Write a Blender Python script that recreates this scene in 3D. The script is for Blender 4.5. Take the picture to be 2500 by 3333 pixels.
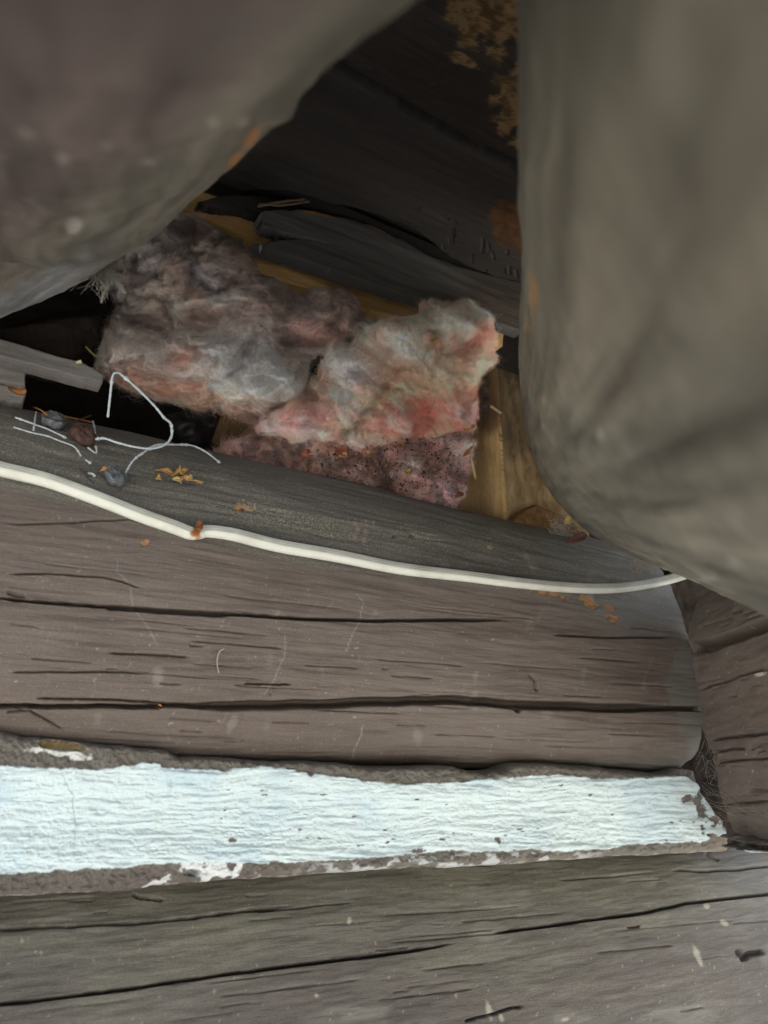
import bpy, math, random
import numpy as np
from mathutils import Vector

for o in list(bpy.data.objects):
    bpy.data.objects.remove(o)
random.seed(7)
rng = np.random.default_rng(11)
scene = bpy.context.scene
COL = scene.collection

# ---------------------------------------------------------------- camera, world, sun, exposure
YAW, PITCH, DW, FPX = math.radians(31.0), math.radians(20.8), 0.64, 26 / 36 * 3333
cam = bpy.data.cameras.new('camera')
cam.sensor_fit = 'VERTICAL'; cam.sensor_height = 36; cam.sensor_width = 27; cam.lens = 26
cam.clip_start = 0.005; cam.clip_end = 400
cam.dof.use_dof = True; cam.dof.focus_distance = 0.80; cam.dof.aperture_fstop = 7.0
co = bpy.data.objects.new('camera', cam); COL.objects.link(co)
co.location = (0, -DW, 0); co.rotation_euler = (math.radians(90) + PITCH, 0, -YAW)
scene.camera = co

SUN_EL, SUN_AZ = math.radians(48), math.radians(20)      # sun stands behind the house: the wall is in open shade
w = bpy.data.worlds.new('World'); scene.world = w; w.use_nodes = True
nt = w.node_tree; nt.nodes.clear()
wo = nt.nodes.new('ShaderNodeOutputWorld'); bg = nt.nodes.new('ShaderNodeBackground')
sky = nt.nodes.new('ShaderNodeTexSky'); sky.sky_type = 'NISHITA'; sky.sun_disc = False
sky.sun_elevation = SUN_EL; sky.sun_rotation = SUN_AZ
sky.dust_density = 5; sky.air_density = 1.0; sky.ozone_density = 1.0
hs = nt.nodes.new('ShaderNodeHueSaturation'); hs.inputs['Saturation'].default_value = 0.5
nt.links.new(sky.outputs[0], hs.inputs['Color']); nt.links.new(hs.outputs[0], bg.inputs[0])
bg.inputs[1].default_value = 0.15; nt.links.new(bg.outputs[0], wo.inputs[0])
sl = bpy.data.lights.new('sun', 'SUN'); sl.energy = 4.0; sl.angle = math.radians(.6); sl.color = (1, .95, .88)
so = bpy.data.objects.new('sun', sl); COL.objects.link(so)
so.rotation_euler = (math.radians(90) - SUN_EL, 0, math.pi - SUN_AZ)
scene.view_settings.view_transform = 'Standard'; scene.view_settings.look = 'None'
scene.view_settings.gamma = 1; scene.view_settings.use_curve_mapping = False
scene.view_settings.exposure = 2.45
scene.render.engine = 'CYCLES'
try:
    scene.cycles.denoising_input_passes = 'RGB_ALBEDO_NORMAL'; scene.cycles.denoising_prefilter = 'ACCURATE'
except Exception:
    pass
scene.cycles.max_bounces = 6; scene.cycles.diffuse_bounces = 4

# ---------------------------------------------------------------- photo pixel <-> place
_cp, _sp, _cy, _sy = math.cos(PITCH), math.sin(PITCH), math.cos(YAW), math.sin(YAW)
def ray(px, py):
    a = (np.asarray(px, float) - 1250) / FPX; b = (np.asarray(py, float) - 1666.5) / FPX
    f = _cp + b * _sp; up = _sp - b * _cp
    return np.stack([a * _cy + f * _sy, -a * _sy + f * _cy, up + 0 * f], -1)
EYE = np.array([0, -DW, 0.])
def at(px, py, y):                       # point where the sight line meets the plane y = const
    d = ray(px, py); t = (y + DW) / d[..., 1]
    return EYE + d * t[..., None]
def atz(px, py, z):                      # point at a given depth
    return EYE + ray(px, py) * z
def on_plane(px, py, p0, n):
    d = ray(px, py); p0 = np.asarray(p0, float); n = np.asarray(n, float)
    t = ((p0 - EYE) @ n) / (d @ n)
    return EYE + d * t[..., None]
def proj(P):
    q = P - EYE
    r = q[..., 0] * _cy - q[..., 1] * _sy; f = q[..., 0] * _sy + q[..., 1] * _cy; u = q[..., 2]
    z = f * _cp + u * _sp; b = f * _sp - u * _cp
    z = np.where(np.abs(z) < 1e-4, 1e-4, z)
    return 1250 + FPX * r / z, 1666.5 + FPX * b / z, z

# ---------------------------------------------------------------- noise
def _h(ix, iy, iz, s):
    n = (ix * 374761393 + iy * 668265263 + iz * 1274126177 + s * 974634221) & 0xffffffff
    n = ((n ^ (n >> 13)) * 1274126177) & 0xffffffff
    n = ((n ^ (n >> 16)) * 2246822519) & 0xffffffff
    return ((n ^ (n >> 15)) & 0xffff) / 32767.5 - 1
def noise(P, s=0):
    P = np.asarray(P, float); i = np.floor(P).astype(np.int64); f = P - i; f = f * f * (3 - 2 * f)
    r = 0
    for dx in (0, 1):
        for dy in (0, 1):
            for dz in (0, 1):
                wgt = (f[..., 0] if dx else 1 - f[..., 0]) * (f[..., 1] if dy else 1 - f[..., 1]) * (f[..., 2] if dz else 1 - f[..., 2])
                r = r + wgt * _h(i[..., 0] + dx, i[..., 1] + dy, i[..., 2] + dz, s)
    return r
def _rot(a, b, c):
    ca, sa, cb, sb, cc, sc = math.cos(a), math.sin(a), math.cos(b), math.sin(b), math.cos(c), math.sin(c)
    return np.array([[ca, -sa, 0], [sa, ca, 0], [0, 0, 1]]) @ np.array([[cb, 0, sb], [0, 1, 0], [-sb, 0, cb]]) @ np.array([[1, 0, 0], [0, cc, -sc], [0, sc, cc]])
ROT = _rot(.65, .5, .8)                  # octaves are turned against each other so that no lattice shows
def fbm(P, sc, o=4, s=0, st=(1, 1, 1), g=.5):
    P = (np.asarray(P) * (np.array(st) * sc)) @ ROT; a, r = 1., 0
    for k in range(o):
        r = r + a * noise(P, s + k * 17); P = (P @ ROT) * 2.03 + 3.1; a *= g
    return r
def P3(px, py):
    return np.stack([px, py, 0 * px], -1)
def ss(a, b, x):
    t = np.clip((x - a) / (b - a), 0, 1); return t * t * (3 - 2 * t)
def lin(*c):
    c = np.array(c, float) / 255
    return np.where(c < .04045, c / 12.92, ((c + .055) / 1.055) ** 2.4)
def alb(*c):
    return lin(*c) * .84
def mix(col, m, c):
    return col + np.clip(m, 0, 1)[..., None] * (np.asarray(c) - col)
def pline(px, py, line, pad):            # distance to a polyline (inf where far off) and place along it (0..1)
    L = np.array(line, float); D = np.full(px.shape, 1e9); T = np.zeros(px.shape)
    m = (px > L[:, 0].min() - pad) & (px < L[:, 0].max() + pad) & (py > L[:, 1].min() - pad) & (py < L[:, 1].max() + pad)
    if not m.any(): return D, T
    x, y = px[m], py[m]; d = np.full(x.shape, 1e9); t = np.zeros(x.shape)
    sl_ = np.hypot(*(L[1:] - L[:-1]).T); tot = sl_.sum() or 1; acc = 0
    for (a, b), l in zip(zip(L[:-1], L[1:]), sl_):
        v = b - a; u = np.clip(((x - a[0]) * v[0] + (y - a[1]) * v[1]) / max(v @ v, 1e-9), 0, 1)
        e = np.hypot(x - a[0] - u * v[0], y - a[1] - u * v[1]); k = e < d
        d[k] = e[k]; t[k] = (acc + u[k] * l) / tot; acc += l
    D[m] = d; T[m] = t
    return D, T
def groove(px, py, line, wd, taper=True):
    D, T = pline(px, py, line, wd * 4)
    k = (np.clip(np.minimum(T, 1 - T) * 8, .45, 1) if taper else 1)
    return np.exp(-(D / (wd * k)) ** (4 if wd > 4.5 else 2)) * ((k - .45) / .55 if taper else 1)
def wob(line, amp, n=6, seed=0):         # roughen a polyline
    r = random.Random(seed); out = []
    for (x0, y0), (x1, y1) in zip(line[:-1], line[1:]):
        for i in range(n):
            t = i / n; a = 0 if i == 0 else amp
            out.append((x0 + (x1 - x0) * t + r.uniform(-a, a), y0 + (y1 - y0) * t + r.uniform(-a, a)))
    out.append(line[-1]); return out
def blob(px, py, cx, cy, rx, ry, ang=0, soft=1.):
    a = math.radians(ang); dx, dy = px - cx, py - cy
    u = (dx * math.cos(a) + dy * math.sin(a)) / rx; v = (-dx * math.sin(a) + dy * math.cos(a)) / ry
    return np.sqrt(u * u + v * v)
def inside(px, py, poly):
    r = np.zeros(px.shape, bool); n = len(poly)
    for i in range(n):
        x0, y0 = poly[i]; x1, y1 = poly[(i + 1) % n]
        if y0 == y1: continue
        c = ((y0 > py) != (y1 > py)) & (px < (x1 - x0) * (py - y0) / (y1 - y0) + x0); r ^= c
    return r

# ---------------------------------------------------------------- materials
def mat(name, rough=.8, var=.25, scale=60, st=(1, 1, 1), bump=.3, bdist=.002, speck=None, spec=.3, sheen=0, flat=None, sp_scale=500, sp_th=.72, metal=0, dust=None, sss=0, grit=.6):
    m = bpy.data.materials.new(name); m.use_nodes = True; t = m.node_tree; N = t.nodes; L = t.links
    b = N['Principled BSDF']; b.inputs['Roughness'].default_value = rough
    b.inputs['Specular IOR Level'].default_value = spec; b.inputs['Metallic'].default_value = metal
    if sss:
        b.inputs['Subsurface Weight'].default_value = sss; b.inputs['Subsurface Radius'].default_value = (1, .8, .7); b.inputs['Subsurface Scale'].default_value = .008
    if sheen:
        b.inputs['Sheen Weight'].default_value = sheen; b.inputs['Sheen Roughness'].default_value = .5
    tc = N.new('ShaderNodeTexCoord'); mp = N.new('ShaderNodeMapping'); mp.inputs['Scale'].default_value = st
    L.new(tc.outputs['Object'], mp.inputs[0])
    n1 = N.new('ShaderNodeTexNoise'); n1.inputs['Scale'].default_value = scale; n1.inputs['Detail'].default_value = 8; n1.inputs['Roughness'].default_value = .65
    n2 = N.new('ShaderNodeTexNoise'); n2.inputs['Scale'].default_value = scale * 5; n2.inputs['Detail'].default_value = 5; n2.inputs['Roughness'].default_value = .7
    L.new(mp.outputs[0], n1.inputs[0]); L.new(mp.outputs[0], n2.inputs[0])
    if flat is None:
        src = N.new('ShaderNodeAttribute'); src.attribute_name = 'Col'; csrc = src.outputs['Color']
    else:
        src = N.new('ShaderNodeRGB'); src.outputs[0].default_value = (*flat, 1); csrc = src.outputs[0]
    n5 = N.new('ShaderNodeTexNoise'); n5.inputs['Scale'].default_value = 1100; n5.inputs['Detail'].default_value = 2; L.new(tc.outputs['Object'], n5.inputs[0])
    a5 = N.new('ShaderNodeMath'); a5.operation = 'MULTIPLY_ADD'; L.new(n5.outputs[0], a5.inputs[0]); a5.inputs[1].default_value = grit; a5.inputs[2].default_value = -grit * .5
    a6 = N.new('ShaderNodeMath'); a6.operation = 'ADD'; L.new(a5.outputs[0], a6.inputs[0]); L.new(n2.outputs[0], a6.inputs[1])
    ad = N.new('ShaderNodeMath'); ad.operation = 'ADD'; L.new(n1.outputs[0], ad.inputs[0]); L.new(a6.outputs[0], ad.inputs[1])
    mr = N.new('ShaderNodeMapRange'); mr.inputs['From Min'].default_value = .65; mr.inputs['From Max'].default_value = 1.35
    mr.inputs['To Min'].default_value = 1 - var; mr.inputs['To Max'].default_value = 1 + var
    L.new(ad.outputs[0], mr.inputs[0])
    vm = N.new('ShaderNodeVectorMath'); vm.operation = 'SCALE'; L.new(csrc, vm.inputs[0]); L.new(mr.outputs[0], vm.inputs['Scale'])
    out = vm.outputs[0]
    if speck is not None:
        n3 = N.new('ShaderNodeTexNoise'); n3.inputs['Scale'].default_value = sp_scale; n3.inputs['Detail'].default_value = 2
        L.new(tc.outputs['Object'], n3.inputs[0])
        r2 = N.new('ShaderNodeMapRange'); r2.inputs['From Min'].default_value = sp_th; r2.inputs['From Max'].default_value = sp_th + .06
        r2.inputs['To Max'].default_value = .75
        L.new(n3.outputs[0], r2.inputs[0])
        mx = N.new('ShaderNodeMix'); mx.data_type = 'RGBA'; L.new(r2.outputs[0], mx.inputs[0]); L.new(out, mx.inputs[6])
        mx.inputs[7].default_value = (*speck, 1); out = mx.outputs[2]
    if dust is not None:
        n4 = N.new('ShaderNodeTexNoise'); n4.inputs['Scale'].default_value = 900; n4.inputs['Detail'].default_value = 3; n4.inputs['Roughness'].default_value = .7
        m4 = N.new('ShaderNodeMapping'); m4.inputs['Scale'].default_value = (.6, 1, 1); L.new(tc.outputs['Object'], m4.inputs[0]); L.new(m4.outputs[0], n4.inputs[0])
        r4 = N.new('ShaderNodeMapRange'); r4.inputs['From Min'].default_value = .48; r4.inputs['From Max'].default_value = .66; L.new(n4.outputs[0], r4.inputs[0])
        ml = N.new('ShaderNodeMath'); ml.operation = 'MULTIPLY'; L.new(r4.outputs[0], ml.inputs[0]); L.new(src.outputs['Alpha'], ml.inputs[1])
        mx4 = N.new('ShaderNodeMix'); mx4.data_type = 'RGBA'; L.new(ml.outputs[0], mx4.inputs[0]); L.new(out, mx4.inputs[6]); mx4.inputs[7].default_value = (*dust, 1); out = mx4.outputs[2]
    L.new(out, b.inputs['Base Color'])
    bp = N.new('ShaderNodeBump'); bp.inputs['Strength'].default_value = bump; bp.inputs['Distance'].default_value = bdist
    L.new(ad.outputs[0], bp.inputs['Height']); L.new(bp.outputs[0], b.inputs['Normal'])
    return m
GR = (.07, 1, 1)       # grain runs along X
M = {
 'paint': mat('brown_painted_log', .5, .2, 190, (.05, 1, 1), .7, .0012, alb(170, 165, 158), .35, dust=alb(182, 177, 154), sp_scale=480, sp_th=.722),
 'weather': mat('weathered_log', .75, .26, 150, (.12, 1, 1), .6, .0015, alb(150, 146, 128), .25, dust=alb(150, 146, 120), sp_scale=520, sp_th=.715),
 'side': mat('side_log', .7, .22, 130, (1, .1, 1), .5, .0015, alb(170, 165, 158), .3, sp_scale=480, sp_th=.722),
 'chink': mat('painted_mortar', .6, .10, 160, (.3, 1, 1), .55, .0018, None, .3),
 'rafter': mat('rafter_log', .6, .22, 25, (1, 1, 1), .3, .002, None, .3),
 'deck': mat('dark_plank', .7, .18, 80, GR, .4, .0015, None, .25),
 'ochre': mat('raw_timber', .75, .22, 90, GR, .5, .0015, None, .2),
 'sawn': mat('sawn_timber', .8, .3, 160, (1, 1, .12), .6, .002, None, .15),
 'wool': mat('glass_wool', .95, .16, 130, (1, 1, 1), .8, .003, None, .1, sheen=.2, sss=.22),
 'fibre': mat('glass_wool_fibre', .8, .15, 200, (1, 1, 1), 0, .001, None, .2, sheen=.2),
 'cable': mat('white_cable_sheath', .45, .06, 60, (1, 1, 1), .1, .0008, None, .4),
 'wire': mat('painted_wire', .5, .25, 400, (1, 1, 1), .5, .0006, None, .4, flat=tuple(alb(205, 216, 220))),
 'nail': mat('nail_paint', .5, .45, 250, (1, 1, 1), .8, .0012, None, .4),
 'leaf': mat('dry_leaf', .7, .35, 200, (1, 1, 1), .5, .001, None, .3),
 'dark': mat('dark_cavity', .95, .4, 40, (1, 1, 1), .5, .003, None, .1),
 'web': mat('cobweb', .9, .2, 300, (1, 1, 1), 0, .001, None, .1, flat=tuple(alb(165, 160, 148))),
 'ground': mat('pale_bounce_ground', .95, .4, 3, (1, 1, 1), .3, .02, None, .1, flat=(.36, .35, .325)),  # unseen ground made pale grey to bounce light up under the eave
}

# ---------------------------------------------------------------- mesh helpers
def tag(o, label=None, cat=None, group=None, kind=None):
    if label: o['label'] = label
    if cat: o['category'] = cat
    if group: o['group'] = group
    if kind: o['kind'] = kind
    return o
def build(name, V, F, col, m, parent=None, smooth=True, sharp=None, alpha=None):
    V = np.asarray(V, np.float64).reshape(-1, 3); F = np.asarray(F, np.int64)
    me = bpy.data.meshes.new(name); k = F.shape[1]
    me.vertices.add(len(V)); me.vertices.foreach_set('co', V.astype(np.float32).ravel())
    me.loops.add(F.size); me.loops.foreach_set('vertex_index', F.astype(np.int32).ravel())
    me.polygons.add(len(F)); me.polygons.foreach_set('loop_start', np.arange(0, F.size, k, dtype=np.int32))
    me.update(calc_edges=True)
    if smooth: me.polygons.foreach_set('use_smooth', np.ones(len(F), bool))
    if col is not None:
        col = np.asarray(col, float)
        if col.ndim == 1: col = np.tile(col, (len(V), 1))
        a = me.color_attributes.new('Col', 'FLOAT_COLOR', 'POINT')
        a.data.foreach_set('color', np.c_[np.clip(col.reshape(-1, 3), .002, .95), np.zeros(len(V)) if alpha is None else alpha].astype(np.float32).ravel())
    if sharp and smooth: me.set_sharp_from_angle(angle=math.radians(sharp))
    me.materials.append(M[m]); o = bpy.data.objects.new(name, me); COL.objects.link(o)
    if parent:
        o.parent = parent; o.location = -parent.location
    return o
def gridfaces(nu, nv, wrap=False):
    i = np.arange(nu - 1)[:, None]; j = np.arange(nv if wrap else nv - 1)[None, :]; j2 = (j + 1) % nv
    return np.stack([i * nv + j, i * nv + j2, (i + 1) * nv + j2, (i + 1) * nv + j], -1).reshape(-1, 4)
def gnormals(P, wrap=False):
    du = np.gradient(P, axis=0)
    dv = (np.roll(P, -1, 1) - np.roll(P, 1, 1)) if wrap else np.gradient(P, axis=1)
    n = np.cross(du, dv); return n / np.maximum(np.linalg.norm(n, axis=-1, keepdims=True), 1e-12)
def empty(name, loc):
    o = bpy.data.objects.new(name, None); o.location = [float(c) for c in loc]; o.empty_display_size = .02; COL.objects.link(o); return o
def relief(name, poly, front, color, m, y=None, plane=None, back=.03, step=3.2, parent=None, sharp=55, dirv=None):
    """solid piece whose outline lies on a plane; front(d, px, py, P) is how far its face stands out of that plane"""
    A = np.array(poly, float); x0, y0 = A.min(0) - step; x1, y1 = A.max(0) + step
    px, py = np.meshgrid(np.arange(x0, x1, step), np.arange(y0, y1, step), indexing='ij')
    ins = inside(px, py, poly); d, _ = pline(px, py, list(poly) + [poly[0]], 1e9)
    P = at(px, py, y) if plane is None else on_plane(px, py, *plane)
    n = np.array((0, -1., 0)) if plane is None else np.asarray(plane[1], float)
    if dirv is not None: n = np.asarray(dirv, float)
    n = n / np.linalg.norm(n)
    f = front(d, px, py, P); Pf = P + n * f[..., None] if np.ndim(f) else P + n * f
    C = color(px, py, P, d)
    idx = -np.ones(px.shape, np.int64)
    cell = ins[:-1, :-1] & ins[1:, :-1] & ins[1:, 1:] & ins[:-1, 1:]
    use = np.zeros(px.shape, bool)
    for a, b in ((slice(0, -1), slice(0, -1)), (slice(1, None), slice(0, -1)), (slice(1, None), slice(1, None)), (slice(0, -1), slice(1, None))):
        use[a, b] |= cell
    idx[use] = np.arange(use.sum()); nv = use.sum()
    q = np.stack([idx[:-1, :-1], idx[1:, :-1], idx[1:, 1:], idx[:-1, 1:]], -1)[cell]
    e = np.concatenate([q[:, [0, 1]], q[:, [1, 2]], q[:, [2, 3]], q[:, [3, 0]]])
    key = np.sort(e, 1); key = key[:, 0] * (nv + 1) + key[:, 1]
    _, inv, cnt = np.unique(key, return_inverse=True, return_counts=True); be = e[cnt[inv] == 1]
    # smooth the stepped rim a little
    V = Pf[use].copy(); B = (P - n * back)[use]
    for _ in range(2):
        acc = np.zeros_like(V); c = np.zeros(nv); accb = np.zeros_like(B)
        for a, b in ((0, 1), (1, 0)):
            np.add.at(acc, be[:, a], V[be[:, b]]); np.add.at(accb, be[:, a], B[be[:, b]]); np.add.at(c, be[:, a], 1)
        k = c > 0; V[k] = .4 * V[k] + .6 * acc[k] / c[k][:, None]; B[k] = .4 * B[k] + .6 * accb[k] / c[k][:, None]
    wall = np.c_[be[:, 1], be[:, 0], be[:, 0] + nv, be[:, 1] + nv]
    Fc = np.concatenate([q, q[:, ::-1] + nv, wall]); cc = C[use]
    o = build(name, np.concatenate([V, B]), Fc[:, ::-1], np.concatenate([cc, cc]), m, parent, True, sharp)
    o['_tmp'] = 0; del o['_tmp']
    return o, (V, cc, px[use], py[use])
def catmull(pts, n=8):
    p = [np.array(q, float) for q in pts]; p = [2 * p[0] - p[1]] + p + [2 * p[-1] - p[-2]]; out = []
    for i in range(1, len(p) - 2):
        for k in range(n):
            t = k / n
            out.append(.5 * (2 * p[i] + (p[i + 1] - p[i - 1]) * t + (2 * p[i - 1] - 5 * p[i] + 4 * p[i + 1] - p[i + 2]) * t * t + (3 * p[i] - p[i - 1] - 3 * p[i + 1] + p[i + 2]) * t ** 3))
    out.append(p[-2]); return np.array(out)
def tube(path, r, sides=8, prof=None):
    """returns V, F, frame parameter arrays of a closed tube"""
    path = np.asarray(path, float); n = len(path); r = np.broadcast_to(np.asarray(r, float), (n,))
    T = np.gradient(path, axis=0); T /= np.maximum(np.linalg.norm(T, axis=1, keepdims=True), 1e-12)
    ref = np.array((0, -1., .15)); A = np.cross(T, ref); A /= np.maximum(np.linalg.norm(A, axis=1, keepdims=True), 1e-9); Bv = np.cross(A, T)
    th = np.arange(sides) / sides * 2 * np.pi
    pr = np.ones(sides) if prof is None else prof(th)
    V = path[:, None] + r[:, None, None] * pr[None, :, None] * (A[:, None] * np.cos(th)[None, :, None] + Bv[:, None] * np.sin(th)[None, :, None])
    F = gridfaces(n, sides, True)
    V = np.concatenate([V.reshape(-1, 3), path[:1], path[-1:]]); a = n * sides
    s = np.arange(sides); s2 = (s + 1) % sides
    caps = np.concatenate([np.c_[s2, s, np.full(sides, a), np.full(sides, a)], np.c_[(n - 1) * sides + s, (n - 1) * sides + s2, np.full(sides, a + 1), np.full(sides, a + 1)]])
    return V, F, caps
def tubeobj(name, path, r, col, m, sides=8, parent=None, prof=None, colf=None):
    V, F, caps = tube(path, r, sides, prof)
    C = np.tile(np.asarray(col, float), (len(V), 1))
    if colf is not None: C = colf(V, C)
    tri = caps[:, :3]
    allF = np.concatenate([np.c_[F[:, [0, 1, 2]]], F[:, [0, 2, 3]], tri])
    return build(name, V, allF, C, m, parent)
def fibres(name, V, C, N, flow, count, lmin, lmax, wd, lift, parent, seed=0, m='fibre'):
    r = np.random.default_rng(seed); i = r.integers(0, len(V), count); S = 5
    p = V[i].copy(); n = N[i]; t = flow[i] + r.normal(0, .55, (count, 3)); t -= n * (t * n).sum(1, keepdims=True)
    t /= np.maximum(np.linalg.norm(t, axis=1, keepdims=True), 1e-9)
    ln = r.uniform(lmin, lmax, count) ** 1; lf = np.abs(r.normal(0, 1, count)) * lift
    cv = r.normal(0, .9, (count, 1)); bn = np.cross(n, t)
    wv = bn + r.normal(0, .5, (count, 3)); wv /= np.linalg.norm(wv, axis=1, keepdims=True)
    out = []
    for k in range(S):
        u = k / (S - 1); q = p + t * (ln * u)[:, None] + bn * (cv * (ln * u * u)[:, None] * .5) + n * (lf * ln * math.sin(u * 2.2) + .0006)[:, None]
        hw = wd * (1 - .75 * u); out += [q - wv * hw, q + wv * hw]
    W = np.stack(out, 1); b = np.arange(count)[:, None] * (2 * S)
    F = np.concatenate([b + np.array([[2 * k, 2 * k + 1, 2 * k + 3, 2 * k + 2]]) for k in range(S - 1)])
    cc = C[i] * r.uniform(.8, 1.3, (count, 1)); cc = np.repeat(cc, 2 * S, 0)
    o = build(name, W, F, cc, m, parent); o['kind'] = 'stuff'; return o

# ---------------------------------------------------------------- ground
g = build('ground', [(-60, -60, -1.6), (60, -60, -1.6), (60, 60, -1.6), (-60, 60, -1.6)], [(0, 1, 2, 3)], None, 'ground')
tag(g, kind='structure')

# ---------------------------------------------------------------- wall logs
def colx(lo, hi, p0=0, p1=2290, step=3.2, row=2000):
    """columns along the wall: as fine as the picture needs in view, coarse outside"""
    inx = at(np.arange(p0, p1, step), np.full(len(np.arange(p0, p1, step)), row), .01)[:, 0]
    a = np.arange(lo, inx[0], .02); b = np.arange(inx[-1] + .02, hi, .02)
    return np.concatenate([a, inx, b])
def log_grid(xs, yc, zc, ry, rz, ex, ph, exl=None):
    c, s = np.cos(ph), np.sin(ph); e = np.where(s < 0, 2 / exl, 2 / ex) if exl else 2 / ex
    y = yc - ry * np.sign(c) * np.abs(c) ** e; z = zc + rz * np.sign(s) * np.abs(s) ** e
    y, z = even(y, z)
    P = np.zeros((len(xs), len(y), 3)); P[..., 0] = xs[:, None]; P[..., 1] = y; P[..., 2] = z
    return P
NF = 0
def angs(a, b, n, nb=26):                # profile angles: a..b is the side in view
    global NF, NB
    NF, NB = n, nb; a, b = math.radians(a), math.radians(b)
    return np.concatenate([np.linspace(a, b, 3000), np.linspace(b, a + 2 * math.pi, 1000)])
def even(y, z):                          # points evenly spaced along the profile
    def rs(y, z, n):
        l = np.concatenate([[0], np.cumsum(np.hypot(np.diff(y), np.diff(z)))]); t = np.linspace(0, l[-1], n); return np.interp(t, l, y), np.interp(t, l, z)
    a, b = rs(y[:3000], z[:3000], NF); c, d = rs(y[3000:], z[3000:], NB + 2); return np.concatenate([a, c[1:-1]]), np.concatenate([b, d[1:-1]])
def thin_checks(px, py, n, xr, yr, slope, seed, lmin=140, lmax=620):
    r = random.Random(seed); G = np.zeros(px.shape)
    for k in range(n):
        x = r.uniform(*xr); y = r.uniform(*yr); l = r.uniform(lmin, lmax) * (r.random() ** .6)
        ln = []
        for i in range(6):
            t = i / 5; ln.append((x + l * t, y + slope(x, y) * l * t + r.uniform(-1.6, 1.6)))
        G = np.maximum(G, groove(px, py, ln, r.uniform(2.6, 3.1)) * r.uniform(.2, .8))
    return G
def close_log(P, C, name, m, al=None):
    nu, nv = P.shape[:2]; F = gridfaces(nu, nv, True); V = P.reshape(-1, 3); C = C.reshape(-1, 3)
    caps = []; ve = []; ce = []
    for k, row in ((0, 0), (1, nu - 1)):
        cidx = nu * nv + k; ve.append(P[row].mean(0)); ce.append(C[row * nv:(row + 1) * nv].mean(0))
        j = np.arange(nv); j2 = (j + 1) % nv
        # a ring inside so that the end face is quads
        caps.append(np.c_[row * nv + (j2 if k == 0 else j), row * nv + (j if k == 0 else j2), np.full(nv, cidx)])
    F3 = np.concatenate([F[:, [0, 1, 2]], F[:, [0, 2, 3]]] + caps)
    return build(name, np.concatenate([V, ve]), F3[:, ::-1], np.concatenate([C, ce]), m, None, True, 60, None if al is None else np.concatenate([al.ravel(), [0, 0]]))

# --- main log
xs = colx(-.9, .80, step=4.2); ph = angs(-80, 78, 470)
t = (xs - xs[0]) / (xs[-1] - xs[0])
P = log_grid(xs, .10, .1855, .10, .1635, 2.1, ph, 4.2)
endx = at(np.array([2178, 2203, 2240, 2258, 2256, 2230.]), np.array([1700, 1900, 2150, 2400, 2440, 2520.]), .01)
o_ = np.argsort(endx[:, 2]); xe = np.interp(P[0, :, 2], endx[o_, 2], endx[o_, 0])
k = np.clip((P[..., 0] - .55) / (xs[-1] - .55), 0, 1)
P[..., 0] += k * (xe[None, :] - xs[-1])
P[..., 1] += .012 * fbm(P, 3, 2, 5, (.6, 0, 2)) * 1
px, py, pz = proj(P); fr = P[..., 1] < .1
N = -gnormals(P, True)
if (N[len(xs) // 2, 235, 1] > 0): N = -N
C1 = [(-200, 1935), (0, 1945), (98, 1956), (301, 1971), (452, 1982), (625, 1994), (791, 2001), (980, 2014), (1250, 2019), (1480, 2016), (1640, 2018), (1790, 2036)]
C2 = [(-200, 2306), (0, 2302), (226, 2302), (482, 2299), (558, 2294), (678, 2299), (942, 2294), (1168, 2292), (1250, 2283), (1400, 2277), (1514, 2280), (1657, 2291), (1777, 2298), (1928, 2304), (2079, 2307), (2275, 2308)]
gr = np.zeros(px.shape)
def addg(line, wd, dep, wb=1.5, sd=0, taper=True):
    global gr
    gr = np.maximum(gr, dep * groove(px, py, wob(line, wb, 5, sd), max(wd, 2.8), taper))
addg(C1, 5, .009, 1.2, 1); addg(C1[3:7], 8, .010, 1.5, 2)
addg(C2, 7, .012, 2.5, 3, False); addg([(500, 2296), (900, 2296), (1250, 2284), (1500, 2278), (1700, 2293), (2000, 2304), (2275, 2308)], 13, .014, 3, 4)
addg([(1630, 2284), (1680, 2300), (1700, 2318)], 10, .012, 3, 5)
addg([(0, 1703), (200, 1697), (460, 1686)], 2.5, .004); addg([(0, 1868), (150, 1862), (330, 1875), (400, 1890), (440, 1908), (490, 1920)], 2.6, .004)
addg([(1770, 2067), (1980, 2075), (2215, 2072)], 3, .005); addg([(1720, 2500 - 310), (1745, 2215), (1750, 2255)], 5, .004)
addg([(220, 2390), (100, 2318), (0, 2322)], 2.2, .004); addg([(330, 2126), (480, 2130), (640, 2140)], 2.6, .004); addg([(780, 2225), (900, 2228), (960, 2226)], 3, .005)
addg([(80, 2275), (380, 2278), (620, 2292)], 3, .005); addg([(0, 2190), (60, 2188), (330, 2186), (520, 2192)], 2.2, .004)
addg([(20, 1925), (60, 1935), (90, 1940)], 7, .003)
gr = np.maximum(gr, .0030 * thin_checks(px, py, 46, (-100, 2200), (2070, 2470), lambda x, y: (2560 - y) / 5600, 3))
gr = np.maximum(gr, .0025 * thin_checks(px, py, 18, (-100, 2200), (1700, 2060), lambda x, y: (2560 - y) / 5600, 5))
und = .004 * fbm(P, 9, 3, 3, (.5, 1, 1)) + .0013 * fbm(P, 70, 3, 8, (.12, 1, 1)) + .0005 * fbm(P, 260, 2, 9, (.1, 1, 1))
P = P + N * (und - gr)[..., None]
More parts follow.
